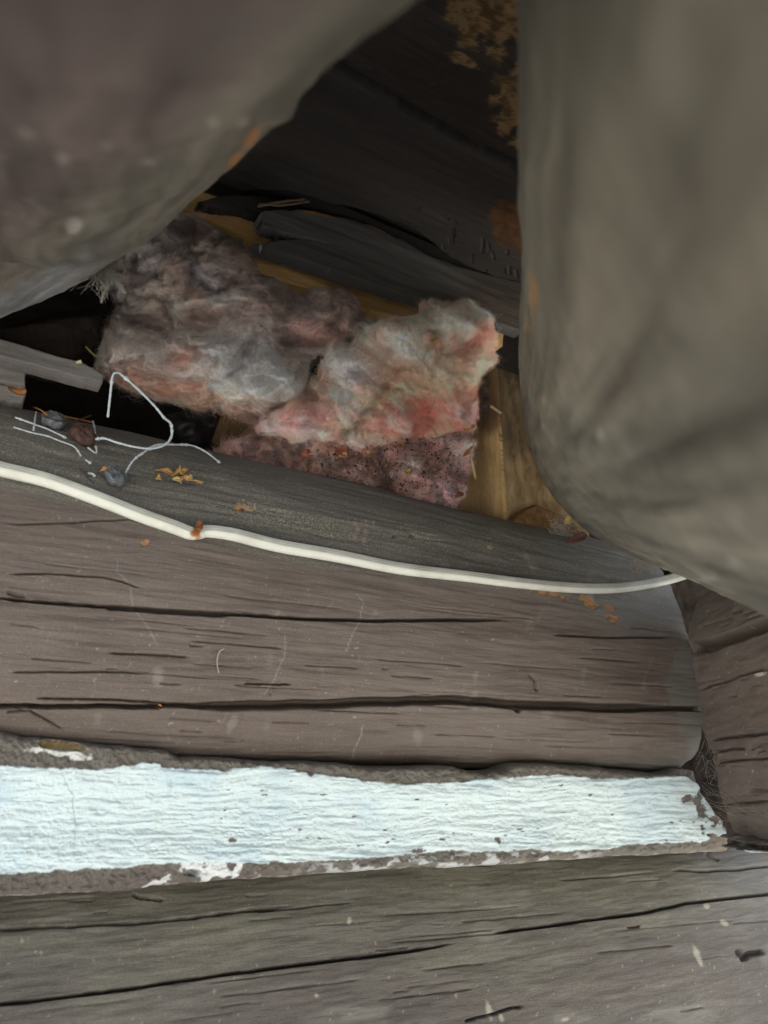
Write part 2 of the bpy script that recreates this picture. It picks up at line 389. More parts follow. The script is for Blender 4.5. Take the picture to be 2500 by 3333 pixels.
# paint colour: brown, weathered grey towards the top, grey unpainted margin at the right end
wn = fbm(P, 18, 4, 21, (.35, 1, 1)); fn = fbm(P, 120, 3, 22, (.2, 1, 1))
C = np.tile(alb(106, 95, 88), px.shape + (1,)); C = mix(C, ss(-.5, .9, wn) * .6, alb(122, 112, 105)); C = mix(C, ss(.1, .7, fbm(P, 22, 4, 24, (1, .4, .4))) * .3, alb(96, 84, 78)); C = mix(C, ss(.1, .9, fn) * .35, alb(94, 80, 73))
cab = np.interp(px, [0, 640, 1300, 1950, 2200], [1545, 1730, 1860, 1925, 1900])
top = ss(70, -30, py - cab + 28 * wn)
wcol = np.tile(alb(104, 102, 98), px.shape + (1,)); wcol = mix(wcol, ss(.0, .9, wn) * .7, alb(86, 84, 82))
yb = ss(70, 10, np.abs(py - cab + 115 + 20 * wn)) * ss(350, 800, px) * ss(2050, 1500, px)
dust = .13 + top * (.42 + .9 * yb * ss(-.7, .5, fbm(P, 60, 3, 31, (.4, 1, 1))) + .3 * ss(1700, 2000, px))
C = mix(C, top, wcol)
edge = ss(85, 62, np.interp(py, [1850, 2150, 2400, 2520], [2215, 2262, 2272, 2250]) - px + 60 * fbm(P, 25, 3, 41)) * ss(1850, 1950, py)
rt = ss(1850, 1960, px - .75 * (py - 1950) + 50 * wn) * ss(2100, 1960, py)
bt = ss(48, 30, np.interp(px, [1300, 2240], [2530, 2505]) - py + 25 * fn) * ss(1600, 2100, px)
C = mix(C, np.maximum(np.maximum(edge, rt), bt) * .9, alb(116, 115, 110))
sc = np.zeros(px.shape); r_ = random.Random(4)
for k in range(26):                         # pale scratches and rubbed spots
    x = r_.uniform(50, 2150); y = r_.uniform(1900, 2450); l = r_.uniform(20, 130); a = r_.uniform(1.2, 2.4)
    ln = [(x, y), (x + l * .5 * math.cos(a) + r_.uniform(-8, 8), y + l * .5 * math.sin(a)), (x + l * math.cos(a), y + l * math.sin(a))]
    sc = np.maximum(sc, groove(px, py, ln, 1.6) * r_.uniform(.1, .4))
for ln in ([(385, 1780), (380, 1860), (425, 1900), (435, 1980), (480, 2040), (525, 2130)], [(1150, 1920), (1185, 1960), (1170, 2030), (1140, 2090), (1125, 2150)], [(930, 2040), (925, 2140), (880, 2230), (850, 2280)], [(1195, 2350), (1150, 2440), (1140, 2490)]):
    sc = np.maximum(sc, groove(px, py, wob(ln, 3, 4, 2), 1.8) * .6)
for k in range(26):
    x = r_.uniform(300, 2150); y = r_.uniform(1800, 2450)
    sc = np.maximum(sc, ss(1, .2, blob(px, py, x, y, r_.uniform(8, 22), r_.uniform(20, 50), r_.uniform(-10, 25)) + .5 * fn) * r_.uniform(.1, .36))
sc = np.maximum(sc, ss(.9, 1.1, fbm(P, 330, 2, 77)) * .6)
C = mix(C, sc, alb(168, 166, 162))
for (x, y, a, b_, an) in ((1790, 1936, 48, 9, 8), (1915, 1962, 34, 11, 30), (1985, 1985, 34, 12, 35), (1990, 2010, 14, 16, 0), (1930, 1978, 20, 10, 10), (470, 1768, 14, 8, 0), (792, 1652, 28, 16, 0)):
    mm = ss(1.05, .8, blob(px, py, x, y, a, b_, an) + .9 * fbm(P3(px, py), .07, 3, 5)); C = mix(C, mm, alb(182, 136, 90)); P = P - N * (mm * .0015)[..., None]
for (x, y) in ((1155, 1700), (1190, 1700), (1215, 1705), (1165, 1725), (1190, 1735), (1155, 1745), (1185, 1760)):
    C = mix(C, ss(1.1, .6, blob(px, py, x, y, 7, 14) + .3 * fn) * .7, alb(170, 150, 140))
C = mix(C, ss(1.1, .7, blob(px, py, 1720, 1830, 9, 50, -25) + .35 * fbm(P3(px, py), .08, 2, 6)) * .6, alb(150, 145, 130))
C = mix(C, ss(1.1, .6, blob(px, py, 2075, 1845, 32, 26, -40) + .5 * fbm(P3(px, py), .08, 2, 9)) * .7, alb(160, 150, 128))
for (x, y) in ((795, 1652), (1285, 1746), (1340, 1744), (1592, 1784), (572, 1536)):      # old fixing holes
    h_ = ss(1.2, .3, blob(px, py, x, y, 9, 6)); P = P - N * (.008 * h_)[..., None]; C = mix(C, h_ * .7, alb(70, 42, 28))
C = mix(C, ss(.001, .006, gr) * .75, alb(56, 44, 36))  # shade inside the cracks deepened in the colour
main_log = close_log(P, C, 'wall_log', 'paint', dust)
tag(main_log, 'brown painted wall log with long drying cracks, above the white mortar band', 'log', 'wall logs')
MAIN = (P[fr], px[fr], py[fr], N[fr], proj(P[fr])[2])
def on_log(x, y, S=MAIN, lift=0.):
    x, y = float(x), float(y); d = np.hypot(S[1] - x, S[2] - y); i = np.where(d < d.min() + 2.5)[0]; i = i[np.argmin(S[4][i])]
    return S[0][i] + S[3][i] * lift, S[3][i]

# --- lower log
xs = colx(-.9, 1.5, 0, 2520, 4.4, 3000); ph = angs(-50, 80, 360)
P = log_grid(xs, .105, -.232, .11, .172, 2.2, ph)
P[..., 1] += .008 * fbm(P, 3, 2, 15, (.6, 0, 2)); px, py, pz = proj(P); N = -gnormals(P, True)
if (N[len(xs) // 2, 190, 1] > 0): N = -N
gr = np.zeros(px.shape)
L1 = [(-200, 3028), (0, 3021), (301, 3008), (527, 2993), (678, 2977), (942, 2947), (1020, 2940)]
L2 = [(-200, 3295), (0, 3268), (264, 3238), (452, 3212), (678, 3178), (904, 3148), (1055, 3129), (1250, 3106), (1400, 3084), (1500, 3062), (1590, 3052)]
L3 = [(1530, 3046), (1777, 3012), (2003, 2982), (2116, 2967), (2229, 2940), (2500, 2909), (2700, 2885)]
addg(L1, 5, .010, 1.2, 11); addg(L2, 5.5, .011, 1.4, 12); addg(L3, 5, .010, 1.4, 13)
addg([(2162, 2831), (2305, 2835), (2486, 2816), (2600, 2806)], 4, .007, 2, 14); addg([(1491, 3330), (1642, 3287), (1720, 3270)], 4, .006, 2, 15)
addg([(1060, 3118), (1250, 3096)], 3, .005, 1, 16); addg([(800, 2970), (1180, 2935)], 2.4, .004, 2, 17)
addg([(2040, 3018), (2090, 3014)], 4, .005, 1, 18); addg([(420, 2900), (450, 2918), (540, 2925)], 5, .008, 1, 19); addg([(1800, 2865), (2120, 2840)], 2.4, .003, 2, 20)
addg([(2290, 2775), (2345, 2800)], 4, .004, 1, 21); addg([(2395, 3085), (2420, 3120), (2440, 3105), (2500, 3095)], 9, .008, 2, 22)
gr = np.maximum(gr, .003 * thin_checks(px, py, 34, (-100, 2450), (2860, 3330), lambda x, y: (2560 - y) / 5600, 33))
und = .004 * fbm(P, 9, 3, 43, (.5, 1, 1)) + .0012 * fbm(P, 80, 3, 48, (.14, 1, 1)) + .0005 * fbm(P, 260, 2, 49, (.15, 1, 1))
P = P + N * (und - gr)[..., None]
wn = fbm(P, 14, 4, 51, (.5, 1, 1)); fn = fbm(P, 110, 3, 52, (.2, 1, 1))
C = np.tile(alb(101, 98, 93), px.shape + (1,)); C = mix(C, ss(-.2, .8, wn) * .6, alb(118, 115, 106))
hgt = P[..., 2]
C = mix(C, ss(-.11, -.17, hgt + .03 * wn) * .75, alb(97, 90, 87))
alg = ss(-.135, -.08, hgt + .025 * wn) * (ss(1150, 1500, px) * ss(2250, 2000, px) + .35)
C = mix(C, np.clip(alg, 0, 1) * .6 * ss(-.6, .5, fbm(P, 200, 2, 58) + .3), alb(120, 118, 98))
C = mix(C, ss(2150, 2450, px + 80 * wn) * .5 * ss(-.2, -.08, hgt), alb(142, 142, 138))
C = mix(C, ss(.2, 1, fn) * .35, alb(128, 126, 118)); C = mix(C, ss(.35, .8, fbm(P, 45, 3, 61, (.3, 1, 1))) * .35, alb(142, 140, 132))
for (x, y, a, b_, an) in ((1590, 3290, 10, 34, -15), (1630, 3310, 8, 18, -20), (2270, 3110, 9, 40, -20), (2360, 3005, 14, 8, 30), (2300, 2950, 10, 8, 30), (1135, 3000, 8, 14, 0), (1840, 3318, 18, 8, -10), (1030, 3240, 8, 5, 60)):
    C = mix(C, ss(1.1, .6, blob(px, py, x, y, a, b_, an) + .4 * fn) * .8, alb(182, 176, 160))
C = mix(C, ss(.95, 1.1, fbm(P, 300, 2, 78)) * .6, alb(178, 172, 160)); C = mix(C, ss(.001, .006, gr) * .7, alb(48, 40, 35))  # pale flecks, then crack shade added as darker colour
low_log = close_log(P, C, 'wall_log', 'weather', .12 + .3 * ss(-.17, -.09, P[..., 2]) + .25 * ss(.1, .8, wn))
tag(low_log, 'weathered grey green wall log running along the bottom, below the white mortar band', 'log', 'wall logs')
fr = (P[..., 1] < .1); LOW = (P[fr], px[fr], py[fr], N[fr], proj(P[fr])[2])

# --- mortar chinking between the two logs
topm = [(-700, 2296), (-160, 2360), (0, 2379), (83, 2398), (264, 2413), (527, 2439), (573, 2462), (942, 2475), (1250, 2493), (1423, 2488), (1551, 2513), (1627, 2500), (1657, 2481), (1815, 2485), (1988, 2500), (2116, 2516), (2184, 2497), (2237, 2507)]
botm = [(2354, 2770), (2267, 2777), (1928, 2792), (1476, 2822), (1250, 2829), (942, 2852), (753, 2861), (482, 2882), (414, 2897), (226, 2905), (0, 2916), (-160, 2930), (-700, 2977)]
endm = [(2262, 2579), (2320, 2654), (2346, 2707)]
poly = wob(topm, 3.5, 6, 3)[:-1] + wob([topm[-1]] + endm + [botm[0]], 4, 4, 4)[:-1] + wob(botm, 3, 6, 5)
wt = [(-900, 2440), (-200, 2488), (0, 2494), (151, 2503), (324, 2505), (422, 2492), (490, 2485), (520, 2502), (716, 2507), (844, 2497), (980, 2515), (1130, 2537), (1250, 2554), (1400, 2549), (1551, 2537), (1702, 2526), (1800, 2521), (1890, 2534), (2003, 2535), (2192, 2525), (2230, 2549), (2252, 2579), (2290, 2650), (2330, 2700)]
wb_ = [(-900, 2900), (-200, 2848), (0, 2841), (75, 2836), (188, 2827), (377, 2820), (482, 2805), (603, 2803), (942, 2803), (1250, 2782), (1438, 2767), (1589, 2769), (1702, 2763), (1815, 2769), (1928, 2761), (2003, 2748), (2079, 2743), (2245, 2739), (2330, 2720)]
def whitemask(px, py, P):
    n = 7 * fbm(P3(px, py), .03, 4, 91, (1, 1.5, 1)) + 4 * fbm(P3(px, py), .12, 2, 92)
    a = ss(-3, 3, py - np.interp(px, *zip(*wt)) + n * .6); b = ss(-3, 3, np.interp(px, *zip(*wb_)) - py + n * .6)
    en = ss(-.05, .1, fbm(P3(px, py), .05, 4, 95) - .05 + 2 * ss(2262, 2190, px - .25 * (py - 2600)))
    return a * b * en
def chink_front(d, px, py, P):
    edge = np.minimum(1, d / 26); f = .016 * np.sqrt(np.clip(1 - (1 - edge) ** 2, 0, 1))
    wm = whitemask(px, py, P)
    vv = (py - np.interp(px, *zip(*wt))) / 300
    f = f - .006 * ss(.05, .4, np.clip(vv, 0, 1)) * ss(1, .6, vv)
    wx = P3(px, py + 10 * fbm(P3(px, py), .006, 2, 3))
    rid = 1 - np.abs(fbm(wx, .042, 3, 101, (.13, 1, 1))) * 2
    tro = fbm(wx, .10, 2, 102, (.12, 1, 1)); lump = fbm(wx, .06, 3, 103, (.8, 1, 1))
    f = f + wm * (.0012 + .0008 * rid + .0010 * tro + .0008 * lump + .0005 * fbm(wx, .22, 2, 107, (.6, 1, 1)))
    f = f + (1 - wm) * (.0018 * fbm(wx, .05, 4, 104) + .0009 * fbm(wx, .16, 2, 105))
    for ln, wd, dp in (([(1935, 2525), (1955, 2600), (1945, 2680), (1955, 2765)], 4, .0014), ([(180, 2505), (228, 2580), (240, 2680), (235, 2760)], 3, .0012), ([(545, 2520), (545, 2620)], 8, .001), ([(2110, 2605), (2130, 2600)], 6, .001)):
        f = f - dp * groove(px, py, wob(ln, 3, 5, 7), wd)
    ch = ss(.3, .0, blob(px, py, 2210, 2600, 22, 18) - .8); f = f - .0015 * ch
    cv = ss(.25, 0, blob(px, py, 610, 2836, 26, 12) - .8); f = f - .012 * cv
    f = f - .014 * ss(.4, -.1, blob(px, py, 190, 2430, 75, 17, 6) - .7)
    return f
def chink_col(px, py, P, d):
    n = fbm(P3(px, py), .02, 4, 111); fn = fbm(P3(px, py), .15, 3, 112)
    C = np.tile(alb(112, 108, 100), px.shape + (1,)); C = mix(C, ss(-.4, .8, n) * .6, alb(126, 122, 113)); C = mix(C, ss(.1, .9, fn) * .6, alb(88, 84, 78))
    C = mix(C, ss(1300, 900, px) * ss(0, 30, py - np.interp(px, *zip(*wb_))) * .5, alb(100, 90, 85))
    sp = ss(0, 12, py - np.interp(px, *zip(*wb_))) * ss(850, 1150, px) * ss(2000, 1800, px)
    bl = np.interp(px, *zip(*botm[::-1]))
    C = mix(C, sp * ss(.2, .5, fbm(P3(px, py), .06, 4, 113, (.6, 1, 1)) + .35 - (bl - py) / 120) * .8, lin(205, 210, 212) * .85)
    C = mix(C, ss(1.1, .7, blob(px, py, 680, 2828, 95, 28, 6) + .8 * fbm(P3(px, py), .04, 3, 114)) , lin(222, 226, 226) * .9)
    C = mix(C, ss(1.1, .7, blob(px, py, 500, 2870, 50, 14, -30) + .9 * fbm(P3(px, py), .05, 3, 115)), lin(215, 218, 218) * .88)
    lowedge = ss(12, 3, bl - py) * ss(.0, .4, fbm(P3(px, py), .07, 3, 116) + .1); C = mix(C, lowedge * .7, lin(190, 188, 180) * .85)
    wm = whitemask(px, py, P)
    Wc = np.tile(lin(222, 240, 242) * .80, px.shape + (1,)); Wc = mix(Wc, ss(.0, 1, fbm(P3(px, py), .006, 3, 117)) * .6, lin(196, 222, 234) * .78)
    C = mix(C, wm, Wc)
    r = random.Random(5); ch = np.zeros(px.shape)
    for k in range(46):                     # little chips through the white paint
        x = r.uniform(700, 2250); y = np.interp(x, *zip(*wt)) + r.uniform(.1, .95) * 230; s = r.uniform(2, 5)
        ch = np.maximum(ch, ss(1.2, .7, blob(px, py, x, y, s * r.uniform(1, 2.2), s * .7) + .9 * fn))
    ch = np.maximum(ch, ss(1.1, .8, blob(px, py, 2210, 2600, 16, 13, -20) + .35 * fn)); ch = np.maximum(ch, ss(1.1, .7, blob(px, py, 1335, 2768, 26, 7) + .5 * fn)); ch = np.maximum(ch, ss(1.1, .7, blob(px, py, 1597, 2735, 9, 14) + .5 * fn))
    ch = np.maximum(ch, ss(1.1, .8, blob(px, py, 738, 2733, 16, 7) + .4 * fn))
    C = mix(C, ch * wm, alb(105, 98, 92))
    C = mix(C, ss(1.1, .8, blob(px, py, 984, 2505, 15, 26)), alb(104, 92, 90))      # drip of brown paint
    raw = ss(.45, .1, blob(px, py, 190, 2430, 75, 17, 6) - .6 + .3 * fn); C = mix(C, raw, alb(196, 176, 130))
    C = mix(C, ss(1.2, .7, blob(px, py, 190, 2455, 80, 12, 8) + .8 * fbm(P3(px, py), .04, 3, 118)), lin(222, 224, 220) * .88)
    rr = ss(2240, 2290, px - .25 * (py - 2600)) * (1 - wm) ; C = mix(C, rr * .7, alb(146, 134, 116))
    return C
ch, _ = relief('mortar_chinking', poly, chink_front, chink_col, 'chink', y=.017, back=.06, step=2.9, sharp=70)
tag(ch, 'band of white painted troweled mortar with bare grey edges between two logs', 'mortar')

# --- side wall log of the inner corner
SA = math.radians(21); sdir = np.array([-math.sin(SA), -math.cos(SA), 0]); snrm = np.array([-math.cos(SA), math.sin(SA), 0])
C0 = at(2288., 2400., .0); C0[2] = 0
ts = np.concatenate([np.linspace(-.03, .22, 150), np.linspace(.23, .9, 20)]); ph = angs(-82, 82, 300)
zc, rz, rd = .098, .17, .09
e = 2 / 3.2
cc, s_ = np.cos(ph), np.sin(ph); off = rd * (np.sign(cc) * np.abs(cc) ** e - 1); zz = zc + rz * np.sign(s_) * np.abs(s_) ** e; off, zz = even(off, zz); P = np.zeros((len(ts), len(zz), 3))
ep = on_plane(np.array([2196, 2204, 2224, 2236, 2248, 2274, 2264, 2284, 2318, 2330, 2345.]), np.array([1850, 1902, 1976, 2100, 2134, 2258, 2281, 2371, 2456, 2600, 2760.]), C0, snrm)
tz = (ep - C0) @ sdir; oz = np.argsort(ep[:, 2]); t0 = np.interp(zz, ep[oz, 2], tz[oz]) + .002 * fbm(np.stack([zz, 0 * zz, 0 * zz], -1), 180, 2, 5)
TT = t0[None, :] + (ts[:, None] + .03) * (.9 - t0[None, :]) / .93
P[:] = C0 + TT[..., None] * sdir + off[None, :, None] * snrm; P[..., 2] += zz[None, :]
px, py, pz = proj(P)
N = -gnormals(P, True)
if (N[60, 150] @ snrm) < 0: N = -N
gr = np.zeros(px.shape)
addg([(2215, 2112), (2310, 2102), (2400, 2070), (2500, 2032), (2650, 1975)], 16, .024, 2, 41, False)
addg([(2265, 2242), (2340, 2225), (2420, 2195), (2500, 2170)], 3.5, .006, 2, 42); addg([(2295, 2412), (2360, 2400), (2500, 2386), (2600, 2376)], 4, .008, 2, 43)
addg([(2310, 2490), (2400, 2474), (2520, 2466)], 3.5, .006, 2, 44); addg([(2330, 2630), (2410, 2618), (2560, 2606)], 4.5, .008, 2, 45)
addg([(2310, 2450), (2380, 2437), (2430, 2436)], 3.4, .006, 2, 46); addg([(2430, 2440), (2465, 2425), (2480, 2440), (2450, 2448)], 6, .005, 2, 47); addg([(2385, 1995), (2420, 1980)], 4, .005, 1, 48)
gr = np.maximum(gr, .0035 * thin_checks(px, py, 50, (2230, 2500), (1950, 2720), lambda x, y: (y - 2600) / 1900, 37, 30, 120))
P = P + N * (.003 * fbm(P, 12, 3, 63) + .0012 * fbm(P, 90, 3, 64, (1, .2, 1)) - gr)[..., None]
wn = fbm(P, 18, 3, 65); fn = fbm(P, 110, 3, 66)
C = np.tile(alb(104, 94, 87), px.shape + (1,)); C = mix(C, ss(-.3, .8, wn) * .5, alb(92, 80, 76)); C = mix(C, ss(2180, 2020, py) * .6, alb(98, 93, 87))
C = mix(C, ss(1.1, .6, blob(px, py, 2240, 1935, 40, 28, 25) + .5 * fn), alb(150, 106, 70)); C = mix(C, ss(.006, .016, gr) * .5, alb(104, 92, 78))
C = mix(C, ss(.95, 1.1, fbm(P, 300, 2, 67)) * .6, alb(176, 170, 160)); C = mix(C, ss(1.1, .7, blob(px, py, 2470, 2195, 18, 8, -10) + .6 * fn), alb(178, 176, 170)) * 1.4
side = close_log(P, C, 'wall_log', 'side')
tag(side, 'dark brown log of the side wall meeting the corner at the right edge', 'log', 'wall logs')
# pale mortar remains in the corner joint, and the dark backing seen through the gap
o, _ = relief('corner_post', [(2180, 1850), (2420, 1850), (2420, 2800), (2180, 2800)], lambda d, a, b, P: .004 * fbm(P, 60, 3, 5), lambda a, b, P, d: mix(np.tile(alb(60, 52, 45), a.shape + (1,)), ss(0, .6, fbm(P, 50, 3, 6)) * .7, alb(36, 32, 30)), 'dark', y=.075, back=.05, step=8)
tag(o, 'dark rough post deep in the corner gap behind the log ends', 'post')
pl = (C0 + snrm * .004, snrm)
o, _ = relief('mortar_fragment', wob([(2352, 2708), (2420, 2726), (2500, 2742), (2620, 2760), (2620, 2790), (2500, 2778), (2430, 2772), (2355, 2755)], 4, 4, 9), lambda d, a, b, P: .010 * ss(0, 14, d) + .004 * fbm(P3(a, b), .05, 3, 4) - .016 * ss(14, 4, np.abs(b - (2742 + .13 * (a - 2360)) - 8 * fbm(P3(a, b), .02, 2, 3))), lambda a, b, P, d: mix(mix(np.tile(alb(118, 110, 104), a.shape + (1,)), ss(-.1, .3, fbm(P3(a, b), .05, 3, 8)) * ss(-14, 10, b - (2742 + .13 * (a - 2360))), lin(205, 214, 218) * .88), ss(14, 6, np.abs(b - (2742 + .13 * (a - 2360)))) * .85, alb(50, 40, 36)), 'chink', plane=pl, back=.02, step=2.6)  # dark strip painted along the open gap
tag(o, 'strip of broken whitish mortar under the side wall log at right', 'mortar')

# ---------------------------------------------------------------- roof deck over the rafters
DY, DZ, DS = .118, .784, .5
deck = empty('roof_deck', (0, DY, DZ)); dn = np.array([0, DS, -1.]) / math.hypot(DS, 1)      # faces down and out
tag(deck, 'underside of dark stained roof planks between the two rafter logs', 'roof')
def dpl(px_, py_): return on_plane(np.array(px_, float), np.array(py_, float), (0, DY, DZ), dn)
def plank(name, y0f, y1f, fine, colf, grf=None, thick=.028, ext=(-1.0, 1.7), seed=0):
    if fine:
        xs = np.concatenate([np.arange(ext[0], -.05, .03), np.arange(-.05, .85, .0024), np.arange(.85, ext[1], .03)]); nv = 150
    else: xs = np.arange(ext[0], ext[1], .05); nv = 10
    v = np.linspace(0, 1, nv); Y = y0f(xs)[:, None] * (1 - v) + y1f(xs)[:, None] * v
    P = np.zeros(Y.shape + (3,)); P[..., 0] = xs[:, None]; P[..., 1] = Y; P[..., 2] = DZ + DS * (Y - DY)
    px, py, _ = proj(P)
    ed = np.minimum(v, 1 - v)[None, :] * np.abs(Y[:, -1:] - Y[:, :1])
    f = -.006 * np.clip(1 - ed / .006, 0, 1) ** 2 + .0025 * fbm(P, 12, 3, seed, (.3, 1, 1)) + .0008 * fbm(P, 110, 3, seed + 1, (.12, 1, 1))
    if grf is not None: f = f - grf(px, py, P)
    C = colf(px, py, P); Pf = P + dn * f[..., None]; B = P - dn * thick
    nu = len(xs); ring = np.concatenate([Pf, B[:, ::-1]], 1); Cr = np.concatenate([C, C[:, ::-1]], 1); n2 = nv * 2
    F = gridfaces(nu, n2, True); caps = []
    for row in (0, nu - 1):
        for j in range(nv - 1): caps.append((row * n2 + j, row * n2 + j + 1, row * n2 + n2 - 2 - j, row * n2 + n2 - 1 - j))
    return build(name, ring.reshape(-1, 3), np.concatenate([F, np.array(caps)]), Cr.reshape(-1, 3), 'deck', deck, True, 50)
edge0 = dpl([500, 700, 760, 840, 930, 1000, 1080, 1130, 1200, 1290, 1360, 1410, 1460, 1520, 1590, 1700, 1800], [640, 648, 628, 614, 616, 640, 668, 676, 700, 728, 760, 800, 838, 872, 900, 926, 950])
joint = dpl([1000, 1075, 1180, 1290, 1380, 1420, 1500, 1600, 1710, 1800], [190, 222, 280, 340, 398, 418, 465, 512, 566, 610])
jx, jy = joint[:, 0], joint[:, 1]
def dark(px, py, P, seed=0, base=(66, 62, 60)):
    n = fbm(P, 16, 4, seed, (.35, 1, 1)); C = np.tile(alb(*base), px.shape + (1,))
    C = mix(C, ss(-.3, .8, n) * .6, alb(84, 79, 74)); return mix(C, ss(.62, .8, fbm(P, 260, 2, seed + 3)) * .5, alb(90, 86, 80))
def tan(C, px, py, spots, amp=.6, c=(168, 138, 96)):
    for (x, y, a, b_, an) in spots:
        n = fbm(P3(px, py), .016, 6, int(x), g=.62)
        mm = ss(1.08, .85, blob(px, py, x, y, a, b_, an) + amp * n)
        C = mix(C, mm, alb(*c)); C = mix(C, mm * ss(-.2, .6, fbm(P3(px, py), .04, 5, 9, g=.7)) * .8, alb(84, 62, 40))
    return C
def c1(px, py, P): return tan(dark(px, py, P, 3, (72, 68, 65)), px, py, [(1672, 720, 52, 70, 0), (1640, 760, 30, 50, 0)], .7, (128, 90, 56))
def c2(px, py, P): return tan(dark(px, py, P, 5, (64, 57, 53)), px, py, [(1600, 80, 150, 95, 10), (1560, 20, 110, 60, 0), (1690, 330, 90, 95, 35), (1705, 470, 60, 40, 30), (1510, 195, 42, 14, 30), (1250, 330, 60, 12, 30)], .6)
def g1(px, py, P):
    g = .006 * groove(px, py, wob([(1350, 700), (1365, 682), (1440, 712), (1500, 735)], 3, 4, 3), 3.5)
    r = random.Random(3)
    for k in range(26):
        x = r.uniform(1380, 1690); y = 640 + .35 * (x - 1300) + r.uniform(30, 210); g = np.maximum(g, .003 * groove(px, py, [(x, y), (x + r.uniform(-5, 9), y + r.uniform(15, 60))], 2.2))
    return g
plank('plank', lambda x: np.interp(x, edge0[:, 0], edge0[:, 1]) + .003 * fbm(np.stack([x, 0 * x, 0 * x], -1), 60, 3, 4), lambda x: np.interp(x, jx, jy) + .002 * fbm(np.stack([x, 0 * x, 0 * x], -1), 70, 3, 4), True, c1, g1, seed=20)
plank('plank', lambda x: np.interp(x, jx, jy) - .015 + .002 * fbm(np.stack([x, 0 * x + 5, 0 * x], -1), 60, 3, 9), lambda x: 0 * x - .395, True, c2, None, seed=30)
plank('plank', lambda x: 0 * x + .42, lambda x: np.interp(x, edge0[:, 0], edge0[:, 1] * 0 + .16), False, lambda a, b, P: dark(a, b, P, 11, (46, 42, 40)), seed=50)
# roof covering above the planks, seen from nowhere in the picture, it keeps the daylight out of the joints
V = []; 
for x in (-1.05, 1.75):
    for y in (-.402, .9):
        for dz in (.045, .06): V.append((x, y, DZ + DS * (y - DY) + dz))
build('roofing_felt', V, [(0, 1, 3, 2), (4, 6, 7, 5), (0, 4, 5, 1), (2, 3, 7, 6), (0, 2, 6, 4), (1, 5, 7, 3)], alb(60, 60, 60), 'dark', deck, False)

# ---------------------------------------------------------------- rafter logs
def tube_log(name, ctr, rad, colf, seed, ns=150, gain=1., lump=.004):
    ctr = np.asarray(ctr); n = len(ctr)
    T = np.gradient(ctr, axis=0); T /= np.linalg.norm(T, axis=1, keepdims=True)
    A = np.cross(T, (0, 0, 1.)); A /= np.linalg.norm(A, axis=1, keepdims=True); B = np.cross(A, T)
    th = np.arange(ns) / ns * 2 * np.pi
    dirs = A[:, None] * np.cos(th)[None, :, None] + B[:, None] * np.sin(th)[None, :, None]
    P = ctr[:, None] + dirs * rad[:, None, None]
    P = P + dirs * (lump * fbm(P, 6, 2, seed) + .0012 * fbm(P, 45, 3, seed + 2))[..., None]
    px, py, z = proj(P); C, dsp = colf(px, py, P, z); tl = np.cumsum(np.concatenate([[0], np.linalg.norm(np.diff(ctr, axis=0), axis=1)])); Q = dirs * rad[:, None, None] * 1.; Q = np.stack([np.cos(th)[None] * rad[:, None], np.sin(th)[None] * rad[:, None], np.broadcast_to(tl[:, None], px.shape) * .06], -1); gq = fbm(Q, 150, 4, seed + 30); gl = fbm(Q, 45, 3, seed + 31); C = C * (gain * (1 + .36 * gq + .26 * gl))[..., None]; dsp = dsp + .0005 * gq; P = P + dirs * dsp[..., None]
    V = P.reshape(-1, 3); F = gridfaces(n, ns, True); F3 = np.concatenate([F[:, [0, 1, 2]], F[:, [0, 2, 3]]])
    j = np.arange(ns); j2 = (j + 1) % ns
    caps = np.concatenate([np.c_[j2, j, np.full(ns, n * ns)], np.c_[(n - 1) * ns + j, (n - 1) * ns + j2, np.full(ns, n * ns + 1)]])
    return build(name, np.concatenate([V, [P[0].mean(0), P[-1].mean(0)]]), np.concatenate([F3, caps]), np.concatenate([C.reshape(-1, 3), np.tile(alb(110, 85, 55), (2, 1))]), 'rafter', None, True, 65)
